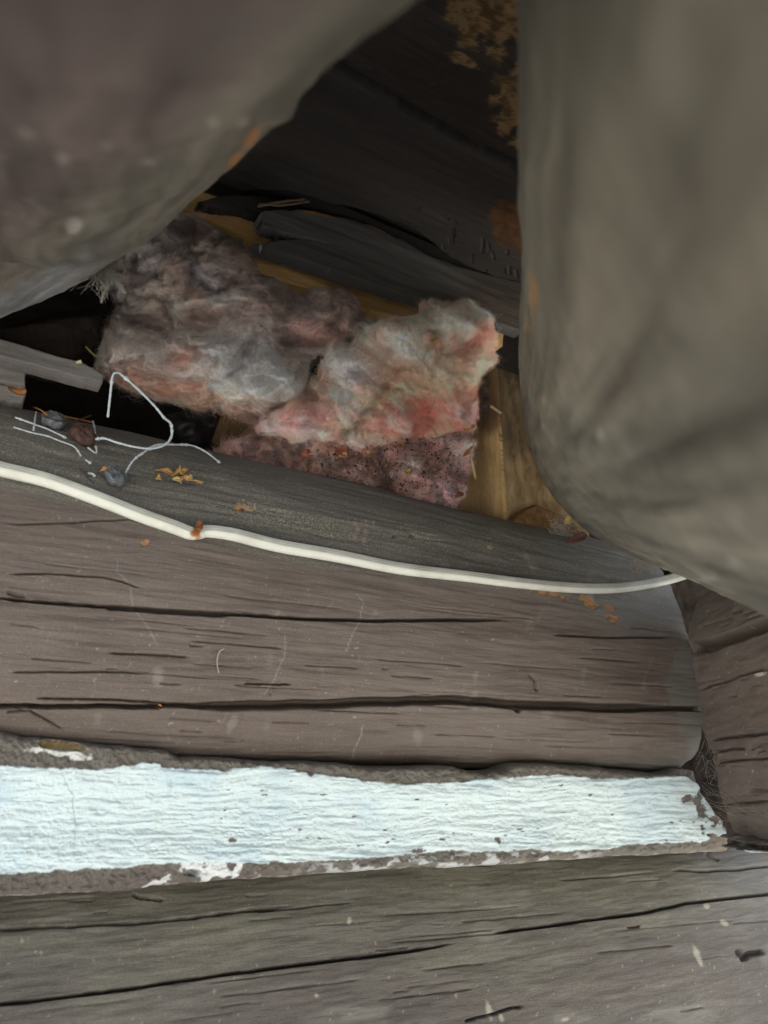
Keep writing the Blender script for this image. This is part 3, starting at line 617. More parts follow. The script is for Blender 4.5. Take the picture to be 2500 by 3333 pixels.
# valley rafter at the right: axis runs to its vanishing point in the inner corner
ax = ray(1700., 1650.); ax /= np.linalg.norm(ax); zE = .96; E = atz(2266., 1282., zE); rr = 562 / FPX * zE
tt = np.concatenate([[0, .004, .010], np.linspace(.018, 1.15, 190)]); ctr = E - ax * tt[:, None]; rad = np.full(len(tt), rr); rad[:3] = rr * np.array([.965, .985, .996])
def rcol(px, py, P, z):
    n = fbm(P, 10, 4, 71); f2 = fbm(P, 60, 3, 72)
    C = np.tile(alb(108, 104, 92), px.shape + (1,)); C = mix(C, ss(-.4, .7, n) * .5, alb(99, 94, 84)); C = mix(C, ss(.2, .9, f2) * .35, alb(126, 122, 112))
    rim = ss(.79, .92, z) ; C = mix(C, rim * ss(-.2, .5, fbm(P, 90, 3, 73)) * .6, alb(128, 126, 120))
    C = mix(C, ss(.80, .89, z) * ss(.2, .5, fbm(P, 55, 3, 76)) * ss(1600, 1250, py), alb(120, 92, 66))
    gr = np.zeros(px.shape)
    for ln, wd in (([(1950, 1610), (2100, 1520), (2250, 1440), (2420, 1360), (2650, 1230)], 30), ([(1830, 1480), (1930, 1380), (2060, 1150), (2200, 850), (2380, 420)], 26), ([(2010, 1690), (2150, 1650), (2300, 1620), (2550, 1560)], 16), ([(1870, 1470), (1940, 1420)], 8)):
        gr = np.maximum(gr, groove(px, py, wob(ln, 4, 4, 3), wd))
    C = mix(C, gr * .42, alb(66, 58, 50))
    for (x, y, a, b_) in ((2390, 1830, 24, 16), (2310, 1880, 30, 12), (1960, 1410, 14, 12), (1770, 1390, 12, 9), (2270, 1890, 60, 10)):
        C = mix(C, ss(1.2, .5, blob(px, py, x, y, a, b_)) * .4, alb(168, 166, 160))
    for (x, y, a, b_) in ((1722, 1065, 14, 12), (1735, 960, 12, 60), (1770, 1300, 10, 8)):
        C = mix(C, ss(1.2, .7, blob(px, py, x, y, a, b_) + .4 * f2), alb(150, 114, 74))
    return C, -.0008 * gr
rv = tube_log('rafter_log', ctr, rad, rcol, 81, 420, 1.5, .0022)
tag(rv, 'thick grey brown rafter log filling the upper right, coming toward the viewer', 'log', 'rafter logs')
# common rafter at the upper left
sil = [(-520, 1300, .80), (-220, 1160, .73), (0, 1050, .68), (190, 955, .64), (370, 845, .58), (520, 755, .52), (660, 640, .445), (800, 515, .375), (930, 385, .31), (1110, 195, .24), (1310, -20, .185), (1600, -320, .14)]
S3 = catmull([atz(float(a), float(b), z) for a, b, z in sil], 12); T3 = np.gradient(S3, axis=0); T3 /= np.linalg.norm(T3, axis=1, keepdims=True)
V3 = S3 - EYE; V3 /= np.linalg.norm(V3, axis=1, keepdims=True); n3 = np.cross(T3, V3); n3 /= np.linalg.norm(n3, axis=1, keepdims=True)
if n3[40, 2] < 0: n3 = -n3
R3 = np.linspace(.150, .125, len(S3)); ctr = S3 + n3 * R3[:, None]
ed_ = ctr[-1] - ctr[-14]; ed_ /= np.linalg.norm(ed_); ctr = np.concatenate([ctr, ctr[-1] + ed_ * np.linspace(.03, .5, 16)[:, None]]); R3 = np.concatenate([R3, np.full(16, .125)])
print('clearance', (np.linalg.norm(ctr - EYE, axis=1) - R3).min())
def lcol(px, py, P, z):
    n = fbm(P, 9, 4, 83); f2 = fbm(P, 60, 3, 84)
    C = np.tile(alb(108, 95, 90), px.shape + (1,)); C = mix(C, ss(-.3, .7, n) * .6, alb(94, 85, 80))
    L_ = [(a, b) for a, b, _ in sil[1:-1]]; D, _ = pline(px, py, L_, 1500)
    C = mix(C, ss(330, 120, D + 60 * n) * .75, alb(114, 111, 98)); C = mix(C, ss(.2, .9, f2) * .3, alb(128, 120, 112))
    C = mix(C, ss(110, 40, D + 25 * f2) * ss(420, 150, px), alb(142, 142, 142))  # pale highlight along the lower left edge painted into the colour
    for (x, y, a, b_, an) in ((88, 440, 26, 22, 0), (205, 515, 28, 30, 0), (350, 475, 22, 18, 0), (485, 530, 18, 16, 0), (690, 395, 24, 20, 0), (790, 395, 26, 20, 0), (240, 735, 40, 40, 0), (40, 50, 60, 50, 0)):
        C = mix(C, ss(1.1, .5, blob(px, py, x, y, a * .8, b_ * .8, an)) * .6, alb(184, 178, 166))
    for (x, y, a, b_, an) in ((818, 450, 34, 14, -55), (280, 950, 36, 11, -35), (765, 520, 30, 10, -50)):
        C = mix(C, ss(1.15, .8, blob(px, py, x, y, a, b_, an) + .3 * f2), alb(160, 112, 68))
    kn = ss(1.4, .2, blob(px, py, 905, 350, 60, 40, -40)); 
    return C, .004 * kn
lv = tube_log('rafter_log', ctr[::-1], R3[::-1], lcol, 91, 420, 1.08)
tag(lv, 'blurred brown rafter log across the upper left corner, close to the viewer', 'log', 'rafter logs')

# ---------------------------------------------------------------- timbers and boards in the opening
def woodc(base, alt, seed, st=(.12, 1, 1)):
    def f(px, py, P, d):
        C = np.tile(alb(*base), px.shape + (1,)); C = mix(C, ss(-.4, .7, fbm(P, 60, 4, seed, st)) * .7, alb(*alt))
        return mix(C, ss(.2, .9, fbm(P, 15, 3, seed + 4)) * .4, alb(*[c * .7 for c in base]))
    return f
def slabf(amp=.001, st=(.12, 1, 1), seed=3, edge=4, dep=.002):
    return lambda d, px, py, P: dep * ss(0, edge, d) + amp * fbm(P, 90, 3, seed, st) + amp * 2 * fbm(P, 15, 2, seed + 1, (.4, 1, 1))
o, _ = relief('cavity_backdrop', [(-260, 900), (300, 620), (1800, 700), (2000, 1000), (2000, 1800), (-260, 1500)], slabf(), woodc((48, 42, 38), (36, 32, 30), 121), 'dark', y=.36, back=.03, step=12)  # dark backdrop put in behind the opening
tag(o, 'dark backdrop board at the back of the open wall cavity', 'board')
# unseen wall added behind the logs: shuts the cavity off from daylight
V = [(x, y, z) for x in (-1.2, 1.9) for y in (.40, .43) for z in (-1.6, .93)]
o = build('daylight_block_wall', V, [(0, 1, 3, 2), (4, 6, 7, 5), (0, 4, 5, 1), (2, 3, 7, 6), (0, 2, 6, 4), (1, 5, 7, 3)], alb(40, 36, 33), 'dark', None, False); tag(o, 'dark unseen wall added far behind the open cavity to block daylight', 'wall')
# raw ochre plate above the wool
o, _ = relief('wall_plate', wob([(560, 600), (700, 640), (830, 680), (900, 760), (1200, 880), (1420, 960), (1640, 1040), (1640, 1130), (1420, 1075), (1200, 1010), (960, 930), (860, 900), (700, 800), (520, 720)], 2, 4, 8), slabf(.0012, (.15, 1, 1), 7), woodc((222, 182, 122), (196, 156, 100), 123), 'ochre', y=.185, back=.06, step=3.2)
tag(o, 'raw ochre timber plate showing between broken board and insulation', 'timber')
# broken dark board
bt_ = [(815, 797), (880, 786), (930, 780), (966, 776), (930, 764), (896, 752), (858, 742), (845, 730), (862, 726), (845, 718), (838, 702), (850, 690), (905, 684), (985, 684), (1060, 700), (1160, 716), (1250, 752), (1330, 790), (1400, 830), (1470, 856), (1560, 884), (1700, 918)]
bb_ = [(1700, 1085), (1600, 1050), (1500, 1022), (1330, 968), (1180, 920), (1060, 880), (960, 845), (880, 822), (815, 805)]
nt_ = [(812, 790), (880, 760), (940, 745), (965, 772), (905, 762), (850, 782)]
poly = wob(bt_, 3, 4, 6) + wob(bb_, 2, 4, 7)
def brk_front(d, px, py, P):
    f = .003 * ss(0, 6, d) + .0015 * fbm(P, 80, 3, 131, (.12, 1, 1)) + .0012 * fbm(P, 14, 2, 132, (.4, 1, 1))
    return f - .004 * groove(px, py, [(960, 776), (1010, 782), (1080, 800)], 3.5)
def brk_col(px, py, P, d):
    C = dark(px, py, P, 133, (98, 97, 95)); C = mix(C, ss(1350, 1650, px) * ss(.0, .5, fbm(P, 120, 3, 134, (.15, 1, 1))) * .6, alb(120, 100, 80))
    te, _ = pline(px, py, bt_[13:19], 60); C = mix(C, ss(14, 5, te + 5 * fbm(P3(px, py), .03, 3, 5)) * ss(-.2, .3, fbm(P3(px, py), .012, 2, 6)), alb(160, 116, 72))
    return C
brk, _ = relief('broken_board', poly, brk_front, brk_col, 'deck', y=.150, back=.020, step=2.8)
tag(brk, 'broken charcoal painted board with splintered left end above the insulation', 'board')
# rotten ledge behind the broken board, and its splinter
o, _ = relief('rotten_board', wob([(640, 660), (760, 640), (850, 640), (1000, 660), (1130, 690), (1290, 745), (1400, 810), (1520, 880), (1700, 935), (1700, 1000), (1400, 880), (1200, 790), (1000, 730), (850, 720), (760, 690), (640, 676)], 3, 4, 8), slabf(.002, (.1, 1, 1), 17), woodc((66, 62, 60), (50, 47, 45), 125), 'deck', y=.172, back=.03, step=3.2)
tag(o, 'black rotten board with wavy top edge behind the broken board', 'board')
for pts, rr0, lab in (([(840, 672), (900, 660), (985, 650), (1080, 640)], .0032, 'long dry splinter sticking out above the broken board'), ([(845, 664), (920, 668), (1010, 655)], .002, 'short thin splinter just under the longer one above the broken board')):
    pth = catmull([at(float(a), float(b), .142 + .02 * i / 3) for i, (a, b) in enumerate(pts)], 6)
    tag(tubeobj('splinter', pth, np.linspace(rr0 * .6, rr0, len(pth)), alb(132, 112, 88), 'deck', 6), lab, 'splinter', 'splinters at the broken board')
# paint flecked nail tips under the broken board
for i, (x, y, c, l) in enumerate(((849, 812, (190, 200, 206), 'white painted nail tip at the left end under the broken board'), (1070, 880, (130, 132, 132), 'grey nail tip under the middle of the broken board'))):
    a = at(float(x), float(y - 12), .1475); b = at(float(x - 4), float(y + 12), .143); pth = np.linspace(a, b, 8)
    tag(tubeobj('nail_tip', pth, np.array([.0022, .0024, .0023, .002, .0017, .0012, .0008, .0003]), alb(*c), 'nail', 8), l, 'nail', 'nail tips under the board')
# sawn timber at the right of the opening: a real squared post
def post(name, foot, z0, z1, cols, label, m='sawn'):
    foot = [np.array(f) for f in foot]; nz = 90; root = None; V = []; F = []; C = []; base = 0
    for k in range(len(foot)):
        a, b = foot[k], foot[(k + 1) % len(foot)]; nu = 60
        u = np.linspace(0, 1, nu); z = np.linspace(z0, z1, nz); P = np.zeros((nu, nz, 3))
        P[..., :2] = (a + (b - a) * u[:, None])[:, None]; P[..., 2] = z
        nrm = np.array([(b - a)[1], -(b - a)[0], 0]); nrm /= np.linalg.norm(nrm)
        r0 = np.minimum(u, 1 - u)[:, None] * np.linalg.norm(b - a)
        f = -.003 * np.clip(1 - r0 / .004, 0, 1) ** 2 + .0008 * fbm(P, 120, 3, 141 + k) * np.clip(r0 / .004, 0, 1)
        if k == 1: f = f + (.0009 * np.sin(P[..., 2] * 1100 + P[..., 0] * 700 + 2 * fbm(P, 30, 2, 9)) + .0008 * np.sin(P[..., 2] * 800 - P[..., 0] * 1000)) * np.clip(r0 / .004, 0, 1)
        P = P + nrm * f[..., None]; px, py, _ = proj(P)
        c = cols[min(k, len(cols) - 1)](px, py, P, None)
        V.append(P.reshape(-1, 3)); C.append(c.reshape(-1, 3)); F.append(gridfaces(nu, nz) + base); base += nu * nz
    n = len(foot); V.append(np.array([[*f, z1] for f in foot] + [[*f, z0] for f in foot])); C.append(np.tile(alb(80, 66, 48), (2 * n, 1)))
    F.append(np.array([[base, base + 1, base + 2, base + 3], [base + 7, base + 6, base + 5, base + 4]]))
    o = build(name, np.concatenate(V), np.concatenate(F)[:, ::-1], np.concatenate(C), m, None, True, 50); return tag(o, label, 'timber')
Ea = at(1640., 1600., .085); La = at(1490., 1600., .19); Ra = at(1905., 1600., .085); Rb = at(1840., 1600., .20)
oc = woodc((236, 206, 150), (216, 180, 122), 151, (1, 1, .2)); sw = woodc((196, 168, 124), (164, 136, 96), 152, (1, 1, 1))
def occ(px, py, P, d):
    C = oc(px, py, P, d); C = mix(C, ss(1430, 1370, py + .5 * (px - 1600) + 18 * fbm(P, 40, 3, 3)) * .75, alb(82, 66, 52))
    return mix(C, ss(22, 6, 1640 - px + 8 * fbm(P, 90, 2, 4)) * .5, alb(205, 168, 104))
def swc(px, py, P, d):
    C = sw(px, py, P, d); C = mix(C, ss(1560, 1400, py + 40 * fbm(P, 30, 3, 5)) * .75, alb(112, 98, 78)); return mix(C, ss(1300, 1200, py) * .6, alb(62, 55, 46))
post('sawn_post', [La[:2], Ea[:2], Ra[:2], Rb[:2]], .30, at(1640., 1205., .085)[2], [occ, swc, sw, sw], 'squared raw timber post standing beside the pink insulation at right')
o, _ = relief('wood_block', wob([(1600, 1720), (1660, 1690), (1700, 1655), (1740, 1642), (1790, 1665), (1850, 1690), (1900, 1760), (1880, 1800), (1640, 1770)], 3, 4, 12), slabf(.002, (1, 1, 1), 27, 10, .008), woodc((150, 112, 64), (112, 80, 48), 161, (1, 1, 1)), 'ochre', y=.072, back=.04, step=3)
tag(o, 'small rough ochre wood block wedged under the rafter log at right', 'timber')
# boards at the left of the opening
gc = woodc((134, 130, 126), (112, 108, 104), 171)
o, _ = relief('thin_lath', wob([(-260, 1020), (0, 1105), (90, 1128), (170, 1155), (262, 1180), (312, 1205), (338, 1222), (334, 1252), (250, 1232), (120, 1195), (0, 1166), (-260, 1100)], 1.5, 4, 13), slabf(.0008, (.12, 1, 1), 37), gc, 'weather', y=.035, back=.018, step=2.8)
tag(o, 'thin grey painted slat poking in at the left edge above the log', 'slat')
def blk(px, py, P, d):
    C = gc(px, py, P, d); return mix(C, ss(1.1, .85, blob(px, py, 57, 1272, 34, 13, 22) + .3 * fbm(P3(px, py), .05, 3, 4)), alb(190, 132, 76))
def blkf(d, px, py, P): return .003 * ss(0, 5, d) + .0008 * fbm(P, 90, 3, 5, (.12, 1, 1)) - .006 * groove(px, py, [(-100, 1235), (0, 1250), (90, 1266)], 4, False) - .003 * ss(1.1, .8, blob(px, py, 57, 1272, 34, 13, 22))
o, _ = relief('grey_block', wob([(-260, 1100), (0, 1166), (85, 1190), (84, 1250), (88, 1278), (76, 1322), (0, 1308), (-260, 1250)], 1.8, 4, 14), blkf, blk, 'weather', y=.055, back=.05, step=2.8)
tag(o, 'grey wood block with an orange broken corner beneath the slat at left', 'block')
o, _ = relief('rotten_stub', wob([(-200, 1080), (0, 1075), (110, 1050), (200, 1022), (280, 1018), (328, 1035), (340, 1080), (330, 1130), (300, 1160), (200, 1170), (0, 1120), (-200, 1100)], 4, 4, 15), lambda d, px, py, P: .03 * np.sqrt(np.clip(d / 60, 0, 1)) + .003 * fbm(P, 40, 4, 7), woodc((62, 54, 48), (46, 41, 37), 173), 'dark', y=.15, back=.06, step=3.5)
tag(o, 'dark rotten wood stub under the left rafter log beside the insulation', 'stub')

# ---------------------------------------------------------------- insulation
def lumps(px, py, L):
    h = np.zeros(px.shape)
    for (x, y, a, b_, an, amp) in L:
        q = blob(px, py, x, y, a, b_, an); h = np.maximum(h, amp * np.sqrt(np.clip(1 - q * q, 0, 1))) if amp > 0 else h
    return h
def smoothl(px, py, L):
    h = np.zeros(px.shape)
    for (x, y, a, b_, an, amp) in L:
        q = blob(px + 14 * noise(P3(px, py) * .02, 5), py + 14 * noise(P3(px, py) * .02, 6), x, y, a, b_, an)
        h = h + 2.0 * amp * np.exp(-(q ** 3) * .9)
    return h
def wool(name, poly, y0, T, L, creases, base, splats, label, nf, seed, back=.012, step=3.0, edge=70, dirt=0., rough=1., flowang=0, npuff=70, psize=42, pamp=.014, valley_dark=.25, bright=1.2):
    rp = random.Random(seed * 3 + 1); A_ = np.array(poly); puffs = []
    while len(puffs) < npuff:
        x, y = rp.uniform(*[(A_[:, 0].min(), A_[:, 0].max())][0]), rp.uniform(A_[:, 1].min(), A_[:, 1].max())
        if inside(np.array([x]), np.array([y]), poly)[0]:
            q = rp.uniform(.6, 1.5) * psize; puffs.append((x, y, q, q * rp.uniform(.3, .6), rp.gauss(math.degrees(flowang) * .5, 28), rp.uniform(.5, 1.1) * pamp, rp.random()))
    def puff(px, py):
        wx = px + 34 * fbm(P3(px, py), .014, 4, seed + 31); wy = py + 34 * fbm(P3(px, py), .014, 4, seed + 32)
        h = np.zeros(px.shape); t = np.full(px.shape, .5)
        for (x, y, a, b_, an, amp, tn) in puffs:
            m_ = (np.abs(px - x) < a + 40) & (np.abs(py - y) < a + 40)
            q = blob(wx[m_], wy[m_], x, y, a, b_, an); v = amp * np.clip(1 - q * q, 0, 1) ** .8; k_ = v > h[m_]
            hh = h[m_]; hh[k_] = v[k_]; h[m_] = hh; tt_ = t[m_]; tt_[k_] = tn; t[m_] = tt_
        return h, t
    def flowxy(px, py):
        a = flowang * .5 ; ax_ = px + 70 * fbm(P3(px, py), .006, 3, seed + 51); ay = py + 70 * fbm(P3(px, py), .006, 3, seed + 52)
        return ax_ * math.cos(a) + ay * math.sin(a), -ax_ * math.sin(a) + ay * math.cos(a)
    def front(d, px, py, P):
        e_ = np.clip(d / edge, 0, 1); f = T * np.sqrt(np.clip(1 - (1 - e_) ** 2, 0, 1))
        wx = P3(px + 30 * noise(P3(px, py) * .011, seed + 7), py + 30 * noise(P3(px, py) * .011, seed + 8))
        f = f + smoothl(px, py, L) + puff(px, py)[0] * (.4 + .6 * e_)
        bil = 1 - np.abs(fbm(wx, .013, 3, seed + 1)); f = f + rough * .018 * (bil - .6) * (.3 + .7 * e_)
        bil2 = np.abs(fbm(wx, .035, 3, seed + 2)); f = f + rough * .006 * (.4 - bil2)
        f = f + rough * .0026 * fbm(wx, .11, 3, seed + 3)
        fx, fy = flowxy(px, py); f = f + .003 * fbm(P3(fx, fy), .05, 3, seed + 42, (.22, 1, 1)) + .0012 * fbm(P3(fx, fy), .13, 3, seed + 41, (.12, 1, 1))
        for ln, wd, dp in creases: f = f - dp * groove(px, py, wob(ln, 8, 4, seed), wd)
        return f
    def color(px, py, P, d):
        wx = px + 26 * fbm(P3(px, py), .014, 3, seed + 11); wy = py + 26 * fbm(P3(px, py), .014, 3, seed + 12)
        C = np.tile(lin(*base), px.shape + (1,))
        for (x, y, a, b_, an, c, k) in splats:
            C = mix(C, np.exp(-blob(wx, wy, x, y, a, b_, an) ** 2.8) * k, lin(*c))
        ph_, pt_ = puff(px, py); C = mix(C, ss(.62, .9, pt_) * ss(0, .7 * pamp, ph_) * .22, lin(240, 236, 230)); C = mix(C, ss(.3, .1, pt_) * .16, lin(118, 100, 92)); C = mix(C, ss(.25 * pamp, 0, ph_) * valley_dark, lin(92, 78, 72))  # puff tops whitened and valleys between puffs darkened in the colour
        fx, fy = flowxy(px, py); stk = fbm(P3(fx, fy), .13, 3, seed + 41, (.12, 1, 1)); stl = fbm(P3(fx, fy), .05, 3, seed + 42, (.22, 1, 1)); C = C * (1 + .26 * stk + .22 * stl)[..., None]
        n = fbm(P3(wx, wy), .02, 4, seed + 13, (1, 1.6, 1)); C = mix(C, ss(.15, .8, n) * .25, lin(140, 116, 104)); C = mix(C, ss(.1, .7, -n) * .25, lin(232, 226, 218))
        C = mix(C, ss(.5, .8, fbm(P3(px, py), .09, 3, seed + 14)) * (.12 + dirt), lin(64, 50, 44))
        C = mix(C, ss(.85, .95, fbm(P3(px, py), .2, 2, seed + 15)) * .6, lin(40, 32, 28))
        C = np.minimum(C * bright, .94)
        if dirt: C = mix(C, ss(.1, .5, fbm(P3(px, py), .028, 4, seed + 16)) * dirt, lin(58, 50, 52))
        return C
    root = empty(name, at(float(np.mean([p[0] for p in poly])), float(max(p[1] for p in poly)), y0)); tag(root, label, 'insulation', 'torn glass wool insulation')
    o, (V, cc, qx, qy) = relief('batt', wob(poly, 9, 5, seed), front, color, 'wool', y=y0, back=back, step=step, sharp=180, dirv=EYE - at(float(np.mean([p[0] for p in poly])), float(np.mean([p[1] for p in poly])), y0))
    # normals of the face for the fibres
    nn = np.array([0, 0, 0.]) + np.zeros_like(V); me = o.data; vn = np.zeros(len(me.vertices) * 3, np.float32); me.vertices.foreach_get('normal', vn); nn = vn.reshape(-1, 3)[:len(V)].astype(float)
    qn = P3(qx, qy); an = fbm(qn, .009, 2, seed + 21) * 2.2 + flowang; fl = np.stack([np.cos(an), 0 * an, np.sin(an)], -1)
    f = fibres('fibres', V, cc, nn, fl, nf, .004, .013, .00016, .16, None, seed)
    f2 = fibres('fibres', V, cc * 1.15, nn, fl, nf // 6, .008, .024, .00012, .22, None, seed + 1)
    for q in (o, f, f2):
        q.parent = root; q.matrix_parent_inverse = root.matrix_world.inverted()
        q.location = -Vector(root.location); q.matrix_parent_inverse.identity()
    return root
GRY, BRN, PNK, HOT, PCH, WHT, BLU, CRM = (208, 190, 181), (172, 148, 136), (246, 160, 150), (248, 140, 128), (252, 188, 158), (236, 234, 228), (204, 208, 214), (240, 218, 200)
left_poly = [(340, 800), (470, 720), (590, 690), (660, 708), (720, 755), (790, 778), (815, 835), (850, 895), (920, 915), (955, 960), (1040, 935), (1110, 940), (1160, 985), (1175, 1030), (1250, 1050), (1230, 1120), (1060, 1160), (1010, 1180), (1000, 1240), (960, 1300), (935, 1360), (870, 1395), (760, 1362), (680, 1335), (560, 1305), (440, 1262), (352, 1222), (338, 1185), (365, 1090), (395, 1000), (385, 900)]
wool('glass_wool_batt', left_poly, .205, .075,
     [(500, 880, 170, 150, 0, .012), (520, 1120, 190, 60, 12, .020), (600, 1215, 260, 62, 12, .030), (880, 1225, 110, 66, 8, .040), (720, 1130, 80, 60, 0, .022), (640, 1130, 90, 60, 0, .012), (1010, 1060, 80, 60, 20, .016), (1100, 990, 66, 50, 0, .014), (700, 860, 90, 60, 50, .012), (850, 1000, 80, 60, 30, .008), (660, 1010, 70, 36, 20, .012), (840, 1330, 110, 40, 10, .012)],
     [([(390, 1048), (520, 1030), (640, 1030), (740, 1045)], 13, .016), ([(350, 1180), (470, 1190), (600, 1215), (700, 1235)], 9, .008), ([(760, 980), (830, 1040), (900, 1070), (960, 1140)], 18, .016), ([(640, 1310), (760, 1330), (900, 1300), (985, 1270)], 14, .014), ([(740, 1060), (800, 1130), (830, 1170)], 14, .014), ([(1010, 1290), (1015, 1220), (1050, 1150), (960, 1120), (860, 1130)], 30, .05), ([(930, 1330), (985, 1290), (1030, 1240)], 18, .03), ([(620, 880), (700, 960), (770, 1010)], 10, .008)],
     GRY, [(500, 800, 210, 130, 0, (112, 98, 92), .9), (700, 850, 140, 120, 30, (122, 103, 94), .9), (440, 960, 100, 120, 0, (120, 108, 104), .8), (560, 960, 110, 60, 10, (196, 168, 152), .6), (690, 940, 60, 30, 40, BLU, .6), (630, 1130, 40, 36, 0, (236, 170, 152), .8), (470, 1060, 120, 50, 5, (122, 112, 106), .8), (470, 1220, 130, 40, 14, (204, 160, 140), .9), (640, 1260, 150, 50, 15, (224, 172, 146), .9), (880, 1215, 120, 60, 5, (232, 218, 204), .9), (955, 1215, 50, 60, 0, WHT, .95), (880, 1190, 90, 40, 0, (236, 226, 214), .8), (800, 1150, 60, 40, 0, (214, 210, 208), .7), (800, 1120, 100, 70, 0, BLU, .6), (1000, 1080, 70, 40, 0, PNK, .7), (1060, 1000, 110, 70, 0, (140, 116, 106), .9), (890, 1010, 100, 80, 20, (124, 108, 99), .85), (820, 1340, 130, 40, 5, (196, 154, 128), .8), (700, 1150, 60, 50, 0, WHT, .4), (530, 870, 40, 120, 30, BLU, .3)],
     'grey brown folded wad of glass wool insulation below the left rafter', 26000, 201, flowang=.3, rough=.8, npuff=80, psize=62, pamp=.030, valley_dark=.35, bright=1.5)
right_poly = [(845, 1385), (900, 1320), (985, 1270), (1040, 1200), (1070, 1150), (1090, 1108), (1150, 1118), (1190, 1070), (1270, 1042), (1350, 1028), (1365, 985), (1400, 975), (1450, 985), (1530, 995), (1585, 1045), (1605, 1100), (1612, 1180), (1575, 1215), (1556, 1260), (1552, 1350), (1530, 1400), (1400, 1430), (1200, 1450), (1080, 1450), (960, 1450), (860, 1420)]
wool('glass_wool_batt', right_poly, .155, .085,
     [(1130, 1160, 60, 50, 0, .024), (1290, 1110, 100, 70, 10, .026), (1180, 1230, 70, 60, 0, .012), (1130, 1290, 60, 90, -10, .014), (1010, 1350, 110, 62, -8, .024), (1490, 1055, 90, 50, 10, .030), (1500, 1180, 80, 90, 0, .018), (1480, 1320, 80, 50, 0, .018), (1390, 1220, 90, 80, 0, .010), (1260, 1350, 110, 40, 10, .008), (1180, 1420, 110, 36, 6, .018), (1400, 1400, 150, 36, -5, .010), (1560, 1090, 50, 60, 0, .018)],
     [([(1060, 1440), (1140, 1390), (1200, 1330), (1240, 1280), (1260, 1220)], 13, .018), ([(1135, 1390), (1230, 1400), (1330, 1420), (1450, 1400), (1545, 1370)], 11, .012), ([(1390, 1000), (1400, 1060), (1410, 1120)], 16, .020), ([(1330, 1080), (1380, 1140), (1330, 1210)], 12, .010), ([(1400, 1140), (1470, 1160), (1540, 1120)], 9, .010), ([(1040, 1250), (1080, 1330), (1110, 1390)], 10, .008), ([(1090, 1190), (1150, 1220), (1200, 1190)], 9, .007)],
     PCH, [(1130, 1150, 60, 55, 0, WHT, .9), (1160, 1220, 80, 60, 0, BLU, .9), (1130, 1290, 36, 90, -10, (246, 234, 222), .9), (1290, 1110, 110, 80, 0, (242, 222, 206), .9), (1350, 1150, 50, 60, 0, (222, 198, 180), .6), (1480, 1060, 90, 40, 0, CRM, .9), (1540, 1110, 34, 50, 20, HOT, .7), (1510, 1180, 90, 90, 0, (250, 192, 172), .85), (1350, 1330, 80, 50, 0, HOT, .85), (1480, 1315, 110, 60, 0, HOT, .85), (1490, 1330, 36, 30, 0, (246, 186, 184), .8), (1260, 1350, 110, 46, 8, (244, 150, 138), .9), (1020, 1350, 110, 60, -8, (240, 166, 164), .95), (900, 1380, 60, 50, 0, (202, 168, 166), .8), (1180, 1425, 110, 34, 6, (234, 166, 156), .9), (1400, 1420, 140, 30, 0, (206, 176, 164), .8), (1440, 1120, 50, 30, 0, (190, 160, 150), .6), (1380, 1240, 90, 70, 0, (250, 208, 180), .8), (1040, 1240, 40, 50, 0, (170, 150, 136), .8), (1400, 1010, 40, 40, 0, (226, 206, 192), .8)],
     'pale pink and cream wad of glass wool insulation in the middle of the opening', 30000, 301, flowang=1.2, rough=.8, npuff=55, psize=66, pamp=.032, valley_dark=.16, bright=1.38)
clump = [(735, 1460), (800, 1425), (880, 1405), (1000, 1415), (1200, 1410), (1400, 1400), (1530, 1395), (1545, 1440), (1532, 1530), (1508, 1600), (1492, 1660), (1470, 1720), (1300, 1690), (1100, 1620), (900, 1560), (740, 1500)]
wool('glass_wool_clump', clump, .125, .035,
     [(1480, 1480, 60, 60, 0, .014), (1380, 1540, 90, 60, 20, .012), (1200, 1470, 90, 50, 10, .010), (1000, 1450, 90, 40, 0, .010), (1440, 1610, 70, 40, 0, .012), (1080, 1520, 90, 40, 20, .01)], [],
     (214, 164, 156), [(1450, 1590, 80, 60, 0, (224, 178, 182), .8), (1480, 1470, 60, 50, 0, (210, 192, 192), .7), (1150, 1450, 120, 40, 0, (220, 166, 150), .7), (900, 1440, 120, 50, 0, (150, 118, 108), .8), (1000, 1500, 160, 40, 15, (140, 112, 100), .8), (1250, 1530, 70, 50, 0, (120, 104, 104), .6), (1330, 1480, 60, 40, 0, (110, 96, 96), .6)],
     'dirty pink glass wool clump full of leaf crumbs resting on the log', 20000, 401, dirt=.6, edge=45, rough=1.2, npuff=90, psize=24, pamp=.011, bright=1.4)
wool('glass_wool_tuft', [(1552, 1235), (1580, 1205), (1612, 1215), (1616, 1262), (1628, 1300), (1618, 1345), (1585, 1372), (1556, 1360), (1546, 1300)], .15, .03, [(1590, 1280, 30, 40, 0, .008)], [], (132, 118, 110), [(1600, 1290, 20, 26, 0, (176, 152, 146), .7)], 'small sooty tuft of wool against the squared post', 5000, 451, dirt=.6, edge=30, step=2.6)
wool('glass_wool_tuft', [(690, 1470), (740, 1440), (800, 1455), (830, 1480), (800, 1500), (720, 1490)], .13, .02, [], [], (170, 132, 124), [], 'small brownish pink tuft at the left end of the dirty clump', 2500, 461, dirt=.4, edge=26, step=2.6)
o, _ = relief('kraft_paper', [(688, 1440), (715, 1355), (760, 1345), (830, 1385), (870, 1420), (850, 1450), (760, 1465)], lambda d, a, b, P: .004 * fbm(P, 40, 3, 5) + .02 * ss(690, 860, a), woodc((118, 94, 66), (92, 74, 54), 181, (1, 1, 1)), 'leaf', y=.17, back=.003, step=3.5)
tag(o, 'torn brown paper facing under the grey wool wad', 'paper')
